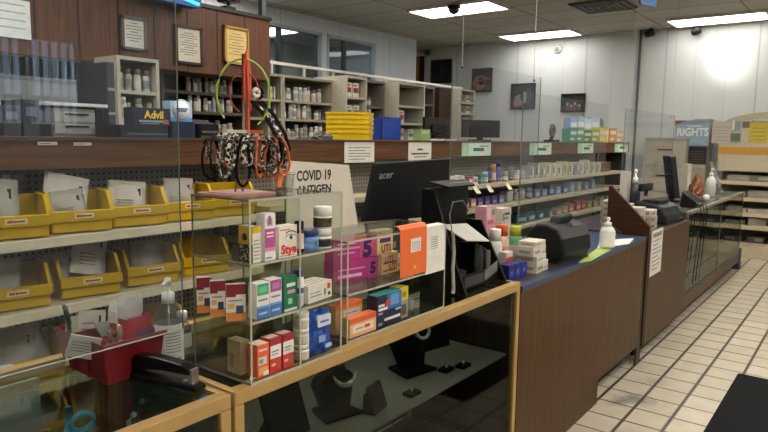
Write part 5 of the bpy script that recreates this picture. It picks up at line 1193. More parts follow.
o = carton('medicine_box', 'long white box with a red dot lying at an angle in the middle tier', 'box', (1.238, FYb+.048, s2), .108, .062, .048, M('#d3cdc0', .5),
       front=((.08, .3, .55, .38, M('#8a857c', .6)), (.08, .5, .5, .56, M('#8a857c', .6)), (.8, .55, .92, .85, M('#c3362d', .5)), (.84, .15, .92, .35, INK), (.66, .25, .72, .6, M('#6d7268', .6))),
       top=((.1, .2, .8, .26, M('#a39d92', .6)), (.1, .45, .85, .5, M('#a39d92', .6)), (.1, .7, .75, .75, M('#a39d92', .6))), rz=.12)
# bottom tier goods
def red_box(x, label, c, h, kind):
    if kind == 0:
        f = ((0, 0, 1, 1, M('#d9603a', .5)), (.1, .38, .8, .62, M('#d5cdb8', .5)), (.15, .42, .5, .56, M('#6f9a8a', .5)), (.1, .08, .9, .3, M('#e09a5c', .5)), (.5, .03, .98, .16, WHITE), (.12, .8, .85, .86, M('#e8b9a0', .5)))
    else:
        f = ((0, 0, 1, 1, M('#c4362c', .5)), (.0, .42, 1, .8, WHITE), (.12, .6, .8, .64, M('#77746e', .6)), (.12, .52, .7, .55, M('#77746e', .6)), (.55, .12, .85, .32, M('#9a5b4a', .5)), (0, .8, 1, 1, M('#9c2631', .5)), (.1, .2, .45, .27, M('#e0a08f', .5)))
    return carton('medicine_box', label, 'box', (x, FYb+.024, s1), .037, .036, h, c, front=f, top=((0.02, .1, .98, .9, M('#7d2a33', .5)), (.05, .2, .95, .8, M('#b9aaa2', .5))) if kind else ((0, 0, 1, 1, M('#c9b9a4', .5)),))
red_box(1.024, 'orange box with fruit marks, leftmost at the front of the bottom tier', M('#d9603a', .5), .083, 0)
red_box(1.066, 'red and white box in the middle of the front row of the bottom tier', M('#b0322c', .5), .089, 1)
red_box(1.110, 'red and white box, rightmost of the front row of the bottom tier', M('#b0322c', .5), .089, 1)
carton('medicine_box', 'plain tan carton standing behind the orange box in the bottom tier', 'box', (1.008, FYb+.08, s1), .03, .05, .085, M('#b29a78', .6), left=((.2, .2, .5, .6, M('#8a7558', .6)),))
for i in range(3):
    x = 1.166+.0; z = s1+.0435*i
    jar('white_tub', '%s of the pile of three small white tubs in the bottom tier' % ('lowest', 'middle', 'uppermost')[i], 1.176, FYb+.026, z, .0215, .043, M('#cbc7bb', .45), M('#dad6cc', .4), [(.15, .55, M('#b9b2a2', .5))], .3)
crumpleM = M('#20489c', .25, 0, .35, 60)
m = MB(); rng = random.Random(9); nx, nz = 7, 9; vs = []; fs = []
for sgn in (0, 1):
    for j in range(nz+1):
        for i in range(nx+1):
            u, v = i/nx, j/nz; puff = math.sin(PI*u)**.7*math.sin(PI*min(1, v*1.1+.05))**.6*.02+.002
            vs.append(((u-.5)*.082*(1-.25*v)+rng.uniform(-.003, .003), (-puff if sgn == 0 else puff)+rng.uniform(-.004, .004), v*.10+rng.uniform(-.003, .003) if j else 0))
N = (nx+1)*(nz+1)
for j in range(nz):
    for i in range(nx):
        a = j*(nx+1)+i; fs += [(a, a+1, a+nx+2, a+nx+1), (N+a+1, N+a, N+a+nx+1, N+a+nx+2)]
for j in range(nz): a = j*(nx+1); fs += [(a, a+nx+1, N+a+nx+1, N+a), (a+nx, N+a+nx, N+a+2*nx+1, a+2*nx+1)]
for i in range(nx): fs += [(i, N+i, N+i+1, i+1), (nz*(nx+1)+i, nz*(nx+1)+i+1, N+nz*(nx+1)+i+1, N+nz*(nx+1)+i)]
m.add(vs, fs, crumpleM)
t = thing('blue_pouch', 'crinkled blue and white foil pouch at the right of the bottom tier', 'pouch', (1.248, FYb+.03, s1)); t.scale = (1.12, 1, 1.2); m.build('pouch', t)
m = MB(); m.rbox(-.026, -.0255, .066, .02, -.022, .092, M('#c5cad6', .4), .004, axis='Y'); m.box(-.018, -.0262, .075, .012, -.0254, .08, M('#3a5ea8', .5)); m.box(-.022, -.0262, .03, .0, -.0235, .045, M('#7d9cd0', .4)); m.box(.0, -.0272, .014, .022, -.022, .022, M('#9fb6dd', .4)); m.build('label', t)

# ---------------- hair accessory rack on top of stand one
RX, RY = 1.043, 1.26
t = thing('accessory_rack', 'wire rack for hair accessories standing on top of the acrylic stand', 'rack', (RX, RY, s4-.0005))
WIRE = M('#7a5a4c', .35, .5); z0 = s4
m = MB(); m.rbox(-.075, -.06, 0, .08, .08, .006, M('#9b6f68', .45), .02); m.rbox(-.055, -.05, .006, .06, .07, .008, M('#b58d84', .45), .02); m.build('base', t)
m = MB(); m.tube([(-.012, 0, .008), (.008, 0, .1), (.018, 0, .16)], .0028, WIRE); m.tube([(.012, 0, .008), (.014, 0, .1), (.018, 0, .16)], .0028, WIRE); m.tube([(.018, 0, .15), (.018, 0, .35)], .003, WIRE); m.build('pole', t)
m = MB(); m.tube([(.018+.1*math.cos(a), .08*math.sin(a), .138) for a in [2*PI*k/28 for k in range(28)]], .0024, WIRE, closed=True)
for k in range(8): a = 2*PI*k/8; m.tube([(.018, 0, .15), (.018+.1*math.cos(a), .08*math.sin(a), .138), (.018+.112*math.cos(a), .09*math.sin(a), .146)], .002, WIRE)
m.build('ring_arm', t)
m = MB(); m.rbox(-.085, -.03, .14, .045, .04, .146, M('#6f675d', .4, .3), .01); m.build('card_tray', t)
RX += .018
def zebra(h1, h2, sc):
    m_, nt, out = newmat('patterned_elastic'); tc = node(nt, 'ShaderNodeTexCoord'); vz = node(nt, 'ShaderNodeTexVoronoi', Scale=sc); rp = node(nt, 'ShaderNodeValToRGB'); rp.color_ramp.interpolation = 'CONSTANT'
    rp.color_ramp.elements[0].color = lin(h1); rp.color_ramp.elements[1].color = lin(h2); rp.color_ramp.elements[1].position = .55
    p_ = node(nt, 'ShaderNodeBsdfPrincipled', Roughness=.7); nt.links.new(tc.outputs['Object'], vz.inputs['Vector']); nt.links.new(vz.outputs['Distance'], rp.inputs[0]); nt.links.new(rp.outputs[0], p_.inputs['Base Color']); nt.links.new(p_.outputs[0], out.inputs[0]); return m_
ZEB = zebra('#15120f', '#d8d1c4', 105); ZEB2 = zebra('#14110f', '#a89f92', 150); ORG = M('#d9542a', .6); ORG2 = M('#e07a3c', .6); RUST = M('#a34a2c', .6); HAIRK = M('#080706', .8, 0, .1, 30, .15)
rng = random.Random(17)
hang = [(-.105, -.02, .085, HAIRK, .004, 'black'), (-.09, -.045, .10, ZEB2, .012, 'black and white patterned'), (-.075, -.05, .075, ZEB, .014, 'white and black patterned'), (-.055, -.065, .12, HAIRK, .006, 'thick black'), (-.05, -.07, .07, ZEB, .013, 'pale patterned'),
        (-.02, -.078, .10, ORG, .004, 'thin orange'), (-.005, -.08, .075, ZEB2, .014, 'black and white spotted'), (.012, -.08, .09, ZEB, .012, 'white spotted'), (.028, -.076, .105, RUST, .004, 'thin rust'), (.045, -.07, .075, HAIRK, .008, 'plain black'), (.052, -.066, .085, ZEB2, .014, 'dark patterned'),
        (-.088, .02, .105, HAIRK, .005, 'back black'), (-.06, .035, .07, ZEB2, .013, 'back patterned'), (-.03, .04, .06, ZEB, .016, 'back white'), (-.01, .045, .085, ORG, .006, 'back orange'), (.03, .04, .07, ZEB, .015, 'back spotted'), (.07, .03, .095, HAIRK, .006, 'back plain'),
        (.066, -.06, .10, ORG2, .009, 'bright orange'), (.083, -.045, .08, HAIRK, .008, 'narrow black'), (.1, -.02, .10, ZEB2, .010, 'black patterned')]
for i, (x, y, L, mt, wd, nm) in enumerate(hang):
    m = MB(); w = rng.uniform(.018, .026); pts = [(w*math.sin(2*PI*k/22)*(1-.25*math.cos(2*PI*k/22)), rng.uniform(-.002, .002), -L/2+L/2*math.cos(2*PI*k/22)) for k in range(22)]
    if wd > .0065: m.ribbon(pts+[pts[0]], (0.15*rng.uniform(-1, 1), 1, 0), wd, .003, mt)
    else: m.tube(pts, wd*.6, mt, closed=True)
    o = m.build('hair_elastic', loc=(RX+x, RY+y, z0+.147)); o.rotation_euler = (0, rng.uniform(-.12, .12), rng.uniform(-.5, .5)); 
    tag(o, '%s hair elastic hanging from the wire rack, %s from the left' % (nm, ORD[i]), 'hair elastic', 'hair elastics on the wire rack')
m = MB(); m.ribbon([(0, 0, 0), (.004, 0, -.05), (-.006, 0, -.12)], (1, .3, 0), .022, .004, M('#e2762e', .6)); m.ribbon([(.012, .004, 0), (.016, .004, -.06), (.008, .004, -.105)], (1, .3, 0), .01, .004, M('#d9642a', .6))
tag(m.build('orange_strap', loc=(RX+.072, RY-.055, z0+.138)), 'bright orange strap hanging lowest at the right of the wire rack', 'strap')
# open headbands standing above the ring
GRN = M('#93b53d', .35)
def arc(rad, a0, a1, cz, r, mt, name, label, x=0, y=0, ry=1, tw=0):
    m = MB(); m.tube([(rad*math.cos(math.radians(a0+(a1-a0)*k/30)), 0, cz+rad*ry*math.sin(math.radians(a0+(a1-a0)*k/30))) for k in range(31)], r, mt)
    o = m.build(name, loc=(RX+x, RY+y, z0+.15)); o.rotation_euler = (0, 0, tw); return tag(o, label, 'headband')
arc(.0665, -58, 223, .100, .0025, GRN, 'headband', 'thin lime green headband arching above the wire rack', .0, .0, 1.3, -.9)
arc(.036, -60, 250, .105, .0018, RUST, 'headband', 'thin rust brown headband inside the green one', .008, .006, 1.4, -.9)
m = MB(); CORAL = M('#d8543e', .5)
m.ribbon([(0, 0, 0), (.002, 0, .1), (-.002, 0, .205)], (1, 0, 0), .007, .004, CORAL); m.ribbon([(.012, .004, .06), (.011, .004, .15), (.003, .004, .21)], (1, 0, 0), .0045, .004, M('#dd6a52', .5)); m.ribbon([(-.008, .003, .08), (-.009, .003, .16), (-.003, .003, .2)], (1, 0, 0), .005, .004, M('#b8452f', .5))
tag(m.build('headband', loc=(RX+.008, RY-.008, z0+.15)), 'coral red band tied upright to the pole of the wire rack', 'headband')
for i, (dx, dz, mt, nm) in enumerate(((.0, .085, HAIRK, 'black strap slanting down to the right from the pole'), (.018, .075, ZEB, 'white patterned strap slanting beside the black strap'), (.034, .085, HAIRK, 'wider black strap at the right of the slanting straps'))):
    m = MB(); m.ribbon([(0, 0, dz), (.025, -.02, dz*.6), (.05, -.035, .0), (.055, -.045, -.04)], (.8, 0, .5), .009, .003, mt); o = m.build('hair_strap', loc=(RX+.012+dx*.8, RY-.015-dx*.2, z0+.15)); tag(o, nm + ' of the wire rack', 'strap')
for i, (x, y, mt, rr, nm) in enumerate(((.024, -.02, WHITE, .009, 'white'), (.04, -.012, HAIRK, .012, 'black'))):
    m = MB(); m.tube([(rr*math.cos(a), 0, rr*math.sin(a)) for a in [2*PI*k/16 for k in range(16)]], .005, mt, closed=True); o = m.build('scrunchie', loc=(RX+x, RY+y, z0+.255)); tag(o, '%s scrunchie hanging beside the coral band on the rack' % nm, 'scrunchie')
for i, (x, y, rz, mt) in enumerate(((-.05, .0, .3, ZEB), (-.02, .01, -.2, M('#b9b2a4', .5)), (.015, -.01, .5, ZEB2), (.035, .015, -.4, ORG))):
    m = MB(); m.rbox(-.03, -.014, 0, .03, .014, .008, mt, .006); o = m.build('hair_clip', loc=(RX+x, RY+y, z0+.146+.0082*(i % 2)), rotz=rz); tag(o, '%s from the left of the hair clips lying on the wire rack' % ORD[i], 'hair clip', 'hair clips on the rack')
t = thing('clear_tub', 'small clear plastic tub behind the wire rack on the acrylic stand', 'tub', (1.185, 1.25, s4-.0005))
m = MB(); m.lathe([(.026, 0), (.03, .045), (.032, .046)], CLEARP, n=20); m.build('tub', t); m = MB(); m.lathe([(.033, .046), (.033, .052), (.0, .053)], CLEARP, n=20); m.build('lid', t)

# ---------------- covid sign leaning behind the stand
SGW = M('#cdc4b4', .65, 0, .04)
a = AY(288, 160.5, 1.46); c_ = AY(349, 165, 1.46); bl = AY(284, 250, 1.46); br = AY(362, 252, 1.46)
t = thing('covid_sign', 'large white sign reading COVID 19 leaning behind the acrylic stand', 'sign', (a.x, 1.46, TOP))
def rel(p): return (p.x-a.x, 0, p.z-TOP)
m = MB(); q = [rel(bl), rel(br), rel(c_), rel(a)]
k = (q[1][0]-q[2][0])/(q[2][2]-q[1][2]); q[1] = (q[1][0]+k*q[1][2], 0, 0); q[0] = (q[0][0]-.005, 0, 0)
m.prism(q, (0, .006, 0), SGW); m.build('board', t)
m = MB()
for s_, px, py, hh, px2 in (('COVID 19', 296.5, 181, .032, 331), ('ANTIGEN', 297, 194.3, .026, 331)):
    p_ = AY(px, py, 1.459); p2 = AY(px2, py, 1.459); w0 = max(v[0] for v in glyphs(s_, .03, 'LEFT', 0)[0]); sq = (p2.x-p_.x)/(w0*hh/.7)
    m.text(s_, hh, (p_.x-a.x, -.0006, p_.z-TOP), (1, 0, 0), (0, 0, 1), M('#1f1d1b', .6), .03, 'LEFT', squeeze=sq)
m.build('lettering', t)
# clip stand of the sign
m = MB(); m.prism([(0.02, .006, .0), (.02, .10, .0), (.02, .006, .35)], (.2, 0, 0), SGW); m.build('easel_back', t)

# ---------------- acer monitor seen from behind
pa, pb, pc, pd = AY(363.5, 222, 1.56), AY(376, 163, 1.56), AY(453, 158, 1.56), AY(446, 216, 1.56)
t = thing('computer_monitor', 'large black monitor seen from behind, behind the second acrylic stand', 'monitor', ((pa.x+pd.x)/2, 1.56, TOP)); ox = (pa.x+pd.x)/2
def rr(p): return (p.x-ox, 0, p.z-TOP)
m = MB(); m.prism([rr(pa), rr(pd), rr(pc), rr(pb)], (0, .02, 0), M('#0b0d0e', .5, 0, .1, 30, .2)); m.build('housing', t, bevel=.006)
m = MB(); k = [rr(pa), rr(pd), rr(pc), rr(pb)]; cx_ = sum(v[0] for v in k)/4; cz_ = sum(v[2] for v in k)/4
m.prism([(cx_+(v[0]-cx_)*.96, .0205, cz_+(v[2]-cz_)*.95) for v in k], (0, .001, 0), M('#1a1d20', .15)); m.build('screen', t)
rv = (pd-pa).normalized(); rt2 = (pc-pb).normalized()
m = MB(); ap = AY(378.5, 179, 1.5595); up_ = (pb-pa).normalized(); m.text('acer', .030, (ap.x-ox, -.0008, ap.z-TOP), (rt2.x, 0, rt2.z), (0, 0, 1), M('#a5a7a8', .3, .5), .015, 'LEFT', shear=.25, squeeze=1.25); m.build('lettering', t)
m = MB(); m.box(-.03, .02, .012, .03, .05, .35, BLACK); m.build('neck', t); m = MB(); m.rbox(-.11, -.03, 0, .11, .06, .012, BLACK, .03); m.build('foot', t)

# ---------------- acrylic stand two
TX0, TX1, TY0, TY1 = 1.360, 1.890, 1.172, 1.40
TZ = [TOP, 1.042, 1.198]
t = thing('acrylic_stand', 'two-tier clear acrylic display stand in front of the black monitor', 'display stand', (TX0, TY0, TOP)); W_, D_ = TX1-TX0, TY1-TY0
for z in TZ: panel(t, 'shelf', 0, 0, z-TOP+.0005, W_, D_, z-TOP+.0045, 'z')
for x in (0, W_-.004): panel(t, 'side_panel', x, 0, .0045, x+.004, D_, TZ[2]-TOP, 'x')
m = MB(); m.box(0, D_-.003, .0045, W_, D_, TZ[2]-TOP, ACRYL); m.build('back_panel', t)
u1, u2 = TZ[0]+.0052, TZ[1]+.0052; FT = TY0+.008
MAG = M('#b5337f', .5)
x0 = TX0+.012
o = carton('medicine_box', 'lower of the two magenta boxes stacked in the second acrylic stand', 'box', (1.533, 1.302, u2), .182, .05, .066, MAG, front=((.1, .55, .7, .62, M('#d9a3c4', .5)), (.1, .2, .62, .34, M('#e3c4d6', .5)), (0, .0, 1, .08, M('#8f2a70', .5)), (.78, .0, 1, 1, M('#c25a98', .5))), ft=(('5', .80, .25, .035, PURPLE, .05),), top=((0, 0, 1, 1, M('#a5306f', .5)),), rz=-.2)
o = carton('medicine_box', 'upper magenta box with a large dark 5, left in the second acrylic stand', 'box', (1.530, 1.304, u2+.0665), .172, .045, .072, MAG, front=((.1, .72, .5, .78, M('#e3b9d3', .5)), (.1, .5, .62, .58, M('#d99fc4', .5)), (.1, .3, .5, .36, M('#d99fc4', .5)), (.62, .05, .98, .9, M('#cf5a86', .5))), ft=(('5', .68, .12, .052, PURPLE, .06),), top=((0, 0, 1, 1, M('#a5306f', .5)),), rz=-.2)
CRB2 = M('#e8d3a2', .5)
xq = 1.672
carton('medicine_box', 'lower cream box with brown figures, right of the magenta boxes', 'box', (xq+.012, 1.283, u2), .092, .045, .070, CRB2, front=((.1, .5, .9, .58, M('#6d4668', .5)), (.1, .12, .9, .2, M('#a5603c', .5))), ft=(('UTI', .15, .58, .02, M('#7a4a6d', .5)), ('UTI', .4, .2, .02, M('#7d4a3c', .5))))
xq2 = 1.652
carton('medicine_box', 'upper cream box with purple lettering, standing on the lower cream box', 'box', (xq2+.008, 1.285, u2+.0705), .085, .042, .078, M('#efdcac', .5), front=((.15, .48, .85, .68, M('#5a3a78', .5)), (.1, .88, .3, .93, M('#8a7a58', .5)), (.3, .74, .7, .8, M('#a08a60', .5))), ft=(('UTI', .2, .08, .024, M('#a3402f', .5), .03),))
# orange and white sheets against the front
p0, p1 = AY(400, 229, TY0-.003), AY(425.5, 272, TY0-.003)
m = MB(); w, h = (p1.x-p0.x), AY(404, 229, TY0).z-AY(404, 276, TY0).z; OR = M('#d9652b', .55, 0, .04)
m.ribbon([(w/2, .022, h+.012), (w/2, .01, h+.0125), (w/2, -.001, h+.002), (w/2, -.002, h*.6), (w/2, -.0025, 0)], (1, 0, 0), w, .001, OR)
for k in range(5): m.box(w*.42, -.0045, h*(.70-.04*k), w*.72, -.0035, h*(.71-.04*k), LN)
m.box(w*.38, -.0035, h*.5, w*.76, -.0026, h*.79, WHITE); m.box(w*.5, -.0035, h*.14, w*.6, -.0026, h*.2, M('#e8a070', .5))
tag(m.build('orange_leaflet', loc=(p0.x, TY0-.003, 1.198-h-.002+.012)), 'orange leaflet draped over the front of the second acrylic stand', 'leaflet')
p0, p1 = AY(425.5, 226, TY0-.003), AY(444, 266, TY0-.003)
m = MB(); w = p1.x-p0.x-.004; h = .158; m.ribbon([(w/2, .03, h+.006), (w/2, .0, h+.004), (w/2, -.002, h*.5), (w/2, -.0025, 0)], (1, 0, 0), w, .001, M('#d5d0c4', .6))
for k in range(6): m.box(w*.25, -.004, h*(.78-.05*k), w*.6, -.003, h*(.79-.05*k), LN)
tag(m.build('white_leaflet', loc=(p0.x+.002, TY0-.003, 1.198-h+.002)), 'white leaflet beside the orange leaflet on the second acrylic stand', 'leaflet')
carton('medicine_box', 'white carton lying behind the orange leaflet in the second acrylic stand', 'box', (1.78, 1.31, u2), .12, .08, .045, M('#c9c5b8', .6), front=((.1, .3, .8, .5, M('#6d8a80', .5)),))
carton('medicine_box', 'dark carton standing at the back of the upper tier of the second stand', 'box', (1.78, 1.33, u2+.0455), .10, .03, .075, M('#2a2c2c', .5), front=((.2, .3, .6, .6, M('#7d8a86', .5)),))
# lower tier
PO = M('#d9a877', .5); x0 = TX0+.008
carton('medicine_box', 'front orange and cream box of the pair in the lower tier of the second stand', 'box', (1.450, FT+.018, u1), .125, .03, .058, PO, front=((0, .72, 1, 1, M('#cf5a32', .5)), (.1, .2, .9, .6, M('#e2d4bd', .5)), (.55, .32, .75, .5, M('#c8322a', .5)), (.2, .36, .5, .44, M('#b8857a', .5))), top=((0, 0, 1, 1, M('#d9794a', .5)),))
carton('medicine_box', 'back orange and cream box of the pair in the lower tier, standing higher', 'box', (1.447, FT+.075, u1), .125, .036, .088, PO, front=((0, .84, 1, 1, M('#d96a3a', .5)), (.3, .55, .9, .75, M('#e0d3c2', .5)), (.35, .62, .8, .68, M('#9a8da0', .5))), top=((0, 0, 1, 1, M('#d96a3a', .5)),))
NB = M('#161c33', .4)
carton('medicine_box', 'dark blue box with white lettering lines in the lower tier of the second stand', 'box', (1.582, FT+.024, u1), .128, .04, .102, NB, front=((.4, .5, 1, 1, M('#2f5f9c', .5)), (.55, .6, .9, .95, M('#5f93c4', .5)), (.35, .62, .55, .8, M('#b0413a', .5)), (.06, .52, .42, .6, WHITE), (.06, .64, .3, .72, M('#c9cdd6', .5)), (.06, .4, .22, .46, M('#9aa3b8', .5)), (.3, .16, .95, .24, M('#d5d8de', .5)), (.75, .4, .98, .46, M('#7fb2dd', .5)), (.06, .06, .2, .14, M('#8a94b0', .5))), top=((0, 0, 1, 1, M('#2c8a8e', .5)),))
carton('medicine_box', 'yellow and grey box at the right of the dark blue box', 'box', (1.673, FT+.035, u1), .046, .045, .104, M('#8d8a7a', .5), front=((0, .58, 1, 1, M('#c9b22c', .5)), (.2, .1, .8, .45, M('#4d4a42', .5)), (.25, .68, .75, .86, M('#8a7a28', .5))), top=((0, 0, 1, 1, M('#b9a83a', .5)),))

# ---------------- black card display at the right end of the case
t = thing('card_display', 'black folding card display stand at the right end of the long glass case', 'display stand', (2.255, 1.30, TOP))
DK2 = M('#090909', .5, 0, .1, 30, .2)
MB().box(-.155, .10, 0, -.14, .115, .36, DK2).build('upright', t)
m = MB(); m.prism([(-.16, -.10, 0), (-.16, .115, 0), (-.16, .115, .40), (-.16, .06, .40), (-.16, -.03, .16)], (.012, 0, 0), DK2); m.build('side_wing', t)
m = MB(); m.prism([(.175, -.10, 0), (.175, .10, 0), (.175, .10, .25), (.175, .03, .25)], (.012, 0, 0), DK2); m.build('side_wing', t)
m = MB(); m.box(-.15, .10, 0, .18, .112, .40, DK2); m.build('back_board', t)
m = MB(); m.prism([(-.14, .0, .405), (.06, .0, .405), (.12, .09, .42), (-.14, .09, .42)], (0, 0, .008), DK2); m.build('top_flap', t)
m = MB(); m.prism([(-.10, -.06, .20), (.09, -.06, .175), (.11, .06, .235), (-.1, .06, .25)], (0, 0, .004), M('#b9b5aa', .5)); m.build('ledge', t)
m = MB(); m.box(-.14, -.06, 0, .175, -.05, .06, DK2); m.box(-.10, -.0606, .01, .05, -.06, .05, M('#3a3a3c', .5)); m.prism([(.06, -.0612, .055), (.17, -.0612, .085), (.17, -.0612, .04), (.06, -.0612, .012)], (0, .001, 0), M('#6d6c68', .5)); m.build('front_lip', t)
m = MB(); m.tube([(-.1+.0, -.0, .2), (-.1, .02, .3), (-.06, .03, .345), (.02, .03, .345), (.05, .02, .3)], .003, M('#4a4a4c', .3)); m.build('loop_handle', t)
for i in range(4):
    x = 2.295+.036*i; m = MB(); m.box(-.014, -.03, 0, .014, .04, .17-.015*i, (DK2, DGREY, DK2, MGREY)[i]); m.box(-.0143+.026, -.0304, .02, .0143, -.03, .15-.015*i, M(('#2f7a4a', '#77756f', '#8a877f', '#aaa79e')[i], .4))
    tag(m.build('phone_case_box', loc=(x, 1.30, TOP)), '%s from the left of the dark slim boxes in the black card display' % ORD[i], 'box', 'slim boxes in the card display')
for i in range(2):
    m = MB(); m.box(-.05, -.03, 0, .05, .02, .07+.03*i, (M('#232325', .5), M('#39393c', .5))[i]); m.box(-.04, -.0306, .02, .03, -.03, .035, M('#8b8a86', .5)); m.box(-.03, -.0306, .045, .04, -.03, .055, M('#5f6063', .5))
    tag(m.build('accessory_pack', loc=(2.165+.012*i, 1.30-.0+.055*i, TOP)), ('front', 'back')[i] + ' dark accessory pack in the left pocket of the black card display', 'pack')
m = MB(); m.tube([(0, -.01, .24), (.012, -.012, .16), (.008, -.01, .10), (.015, -.012, .02), (.012, -.012, .0)], .007, M('#a8a298', .5)); tag(m.build('paper_strip', loc=(2.05, 1.25, TOP+.007)), 'crumpled pale strip hanging at the left of the black card display', 'strip')
# pink and white boxes on the display's ledge
p = AY(494, 203, 1.40)
m = MB()
carton('medicine_box', 'pink box with a green top beside the black card display', 'box', (AY(488.5, 216, 1.42).x+.045, 1.46, CW), .095, .06, AY(488, 207, 1.43).z-CW, M('#c9929a', .5), front=((.1, .8, .5, .98, M('#d6a9b0', .5)), (.55, .86, .9, .95, M('#4c8a63', .5)), (.15, .72, .8, .78, M('#a85f6a', .5))), top=((0, 0, 1, 1, M('#5f9a72', .5)), (.0, .0, .7, 1, M('#c994a0', .5))))
carton('medicine_box', 'white carton with dark lettering lines right of the pink box', 'box', (AY(503, 216, 1.44).x+.05, 1.48, CW), .10, .07, AY(503, 209, 1.445).z-CW, M('#bdb7aa', .5), front=((.3, .88, .85, .92, INK), (.2, .8, .7, .84, M('#6d6a62', .5)), (.05, .78, .25, .92, M('#5f8a6c', .5))))
# pill bottles between card display and the terminal
for i, (x, y, r, h, body, cap, nm) in enumerate(((AY(495, 240, 1.33).x, 1.33, .033, AY(495, 229, 1.33).z-CW, '#c9c4b8', '#d8d4ca', 'white bottle with a white cap'), (AY(501.5, 240, 1.38).x, 1.38, .036, AY(501, 225, 1.38).z-CW, '#c9a18c', '#c8512c', 'pale bottle with an orange-red cap'), (AY(515, 240, 1.38).x, 1.38, .036, AY(515, 226, 1.38).z-CW, '#4e8a5e', '#a9b53a', 'green bottle with a yellow-green cap'))):
    pill_bottle(x, y, CW, r, h, M(body, .45), M(cap, .45), M(('#d2c9be', '#b98c7a', '#b9b8a4')[i], .5), nm + ' on the counter, right of the black card display', None)
carton('medicine_box', 'red and white small carton in front of the white bottle', 'box', (2.575, 1.275, CW), .06, .035, .12, M('#c9bdb0', .5), front=((0, .6, 1, .8, M('#a8352f', .5)), (.1, .2, .9, .4, M('#b9857a', .5))))
m = MB(); m.prism([(-.07, 0, 0), (.09, 0, 0), (.10, 0, .10), (.0, 0, .15), (-.06, 0, .17), (-.08, 0, .12)], (0, .012, 0), PAPER); m.prism([(-.03, -.03, 0), (.09, -.03, 0), (.1, 0, .10), (.0, 0, .12)], (0, .01, 0), PAPER)
tag(m.build('paper_bag', loc=(3.0, 1.49, CW+.0012), rotz=-.3), 'creased white paper bag standing behind the black machine', 'bag')
# blue boxes at the start of the counter
for i in range(3):
    carton('medicine_box', '%s small blue box at the near end of the wooden counter' % ('left', 'middle', 'right')[i], 'box', (2.515+.062*i, 1.238, CW), .058, .05, .075-.002*i, M('#141f6b', .4), front=((.15, .3, .85, .7, M('#2b3c98', .45)), (.3, .4, .6, .6, M('#6678c0', .45))), left=((.1, .2, .9, .8, M('#121a4a', .45)),), group='small blue boxes on the counter')
for i, (x, y, z, w, h, rz) in enumerate(((2.815, 1.245, 0, .15, .048, .05), (2.81, 1.25, .0485, .14, .03, .1), (2.79, 1.25, .079, .13, .045, -.03), (2.795, 1.25, .1245, .12, .024, .02))):
    carton('medicine_box', '%s white box of the stack beside the small blue boxes' % ('lowest', 'second lowest', 'second highest', 'topmost')[i], 'box', (x, y, CW+z), w, .085, h, M('#c6bfb0', .55), front=((.1, .3, .55, .6, M('#938d80', .6)), (.7, .2, .95, .45, M('#78a0a6', .5)) if i % 2 == 0 else (.6, .3, .9, .5, M('#a59e90', .6))), left=((.15, .3, .8, .6, M('#8f897c', .6)),), rz=rz, group='stack of white boxes on the counter')
# ---------------- black terminal with handle
t = thing('pos_terminal', 'bulky black machine with a rounded back and top handle on the wooden counter', 'machine', (3.18, 1.285, CW+.0012), -.12)
TB = M('#0d0e0f', .45, 0, .1, 12, .35)
prof = [(-.105, .012), (-.125, .06), (-.118, .13), (-.085, .18), (-.03, .2), (.04, .195), (.085, .15), (.105, .09), (.10, .015)]
m = MB(); m.prism([(-.15, y, z) for y, z in prof], (.30, 0, 0), TB); m.build('housing', t, bevel=.018, seg=3)
m = MB(); m.rbox(-.14, -.10, 0, .19, .10, .016, M('#0a0a0b', .5), .03); m.build('base', t)
m = MB(); m.prism([(-.08, -.05, .185), (-.06, -.05, .232), (.07, -.05, .24), (.09, -.05, .215), (.04, -.05, .19)], (0, .06, 0), TB); m.build('handle', t, bevel=.012)
m = MB(); m.ball((-.01, -.075, .175), .028, M('#191a1b', .4), 8, (1, .5, 1)); m.build('latch', t)
# sheets, stand feet and sanitiser on the counter
def flat(name, pts, label, cat, mat, z=.0015, paint=None):
    ps = [AZ(x, y, CW+z) for x, y in pts]; c = ps[0]; m = MB(); m.prism([(p.x-c.x, p.y-c.y, 0) for p in ps], (0, 0, .0012), mat)
    return tag(m.build(name, loc=(c.x, c.y, CW+z)), label, cat)
flat('paper_sheet', [(578, 263), (591, 261), (612, 249), (598, 247.5)], 'lime green sheet of paper on the counter right of the black machine', 'paper', M('#9db35a', .6))
flat('paper_sheet', [(597, 248.5), (629, 244), (634, 238.5), (600, 240)], 'white sheet under the white pump bottle on the counter', 'paper', PAPER, .0030)
pump_bottle('pump_bottle', 'white pump bottle of sanitizer on the wooden counter', 3.69, 1.185, CW+.0048, .043, .178, M('#c9c9c2', .45), True, clear=False)
t = thing('sneeze_guard', 'clear standing plastic guard on acrylic feet on the wooden counter', 'screen', (3.55, 1.42, CW+.0015))
m = MB(); m.box(-.55, 0, .004, .75, .005, .86, PLEXI2); m.box(-.552, -.0004, .004, -.55, .0054, .86, EDGED); m.build('pane', t)
for x in (-.05, .68): m = MB(); m.prism([(x, -.15, 0), (x, .12, 0), (x, .12, .02), (x, .02, .12), (x, -.005, .12), (x, -.15, .02)], (.004, 0, 0), PLEXI2); m.tube([(x+.002, -.15, .02), (x+.002, -.005, .12)], .0015, EDGED); m.build('foot', t)
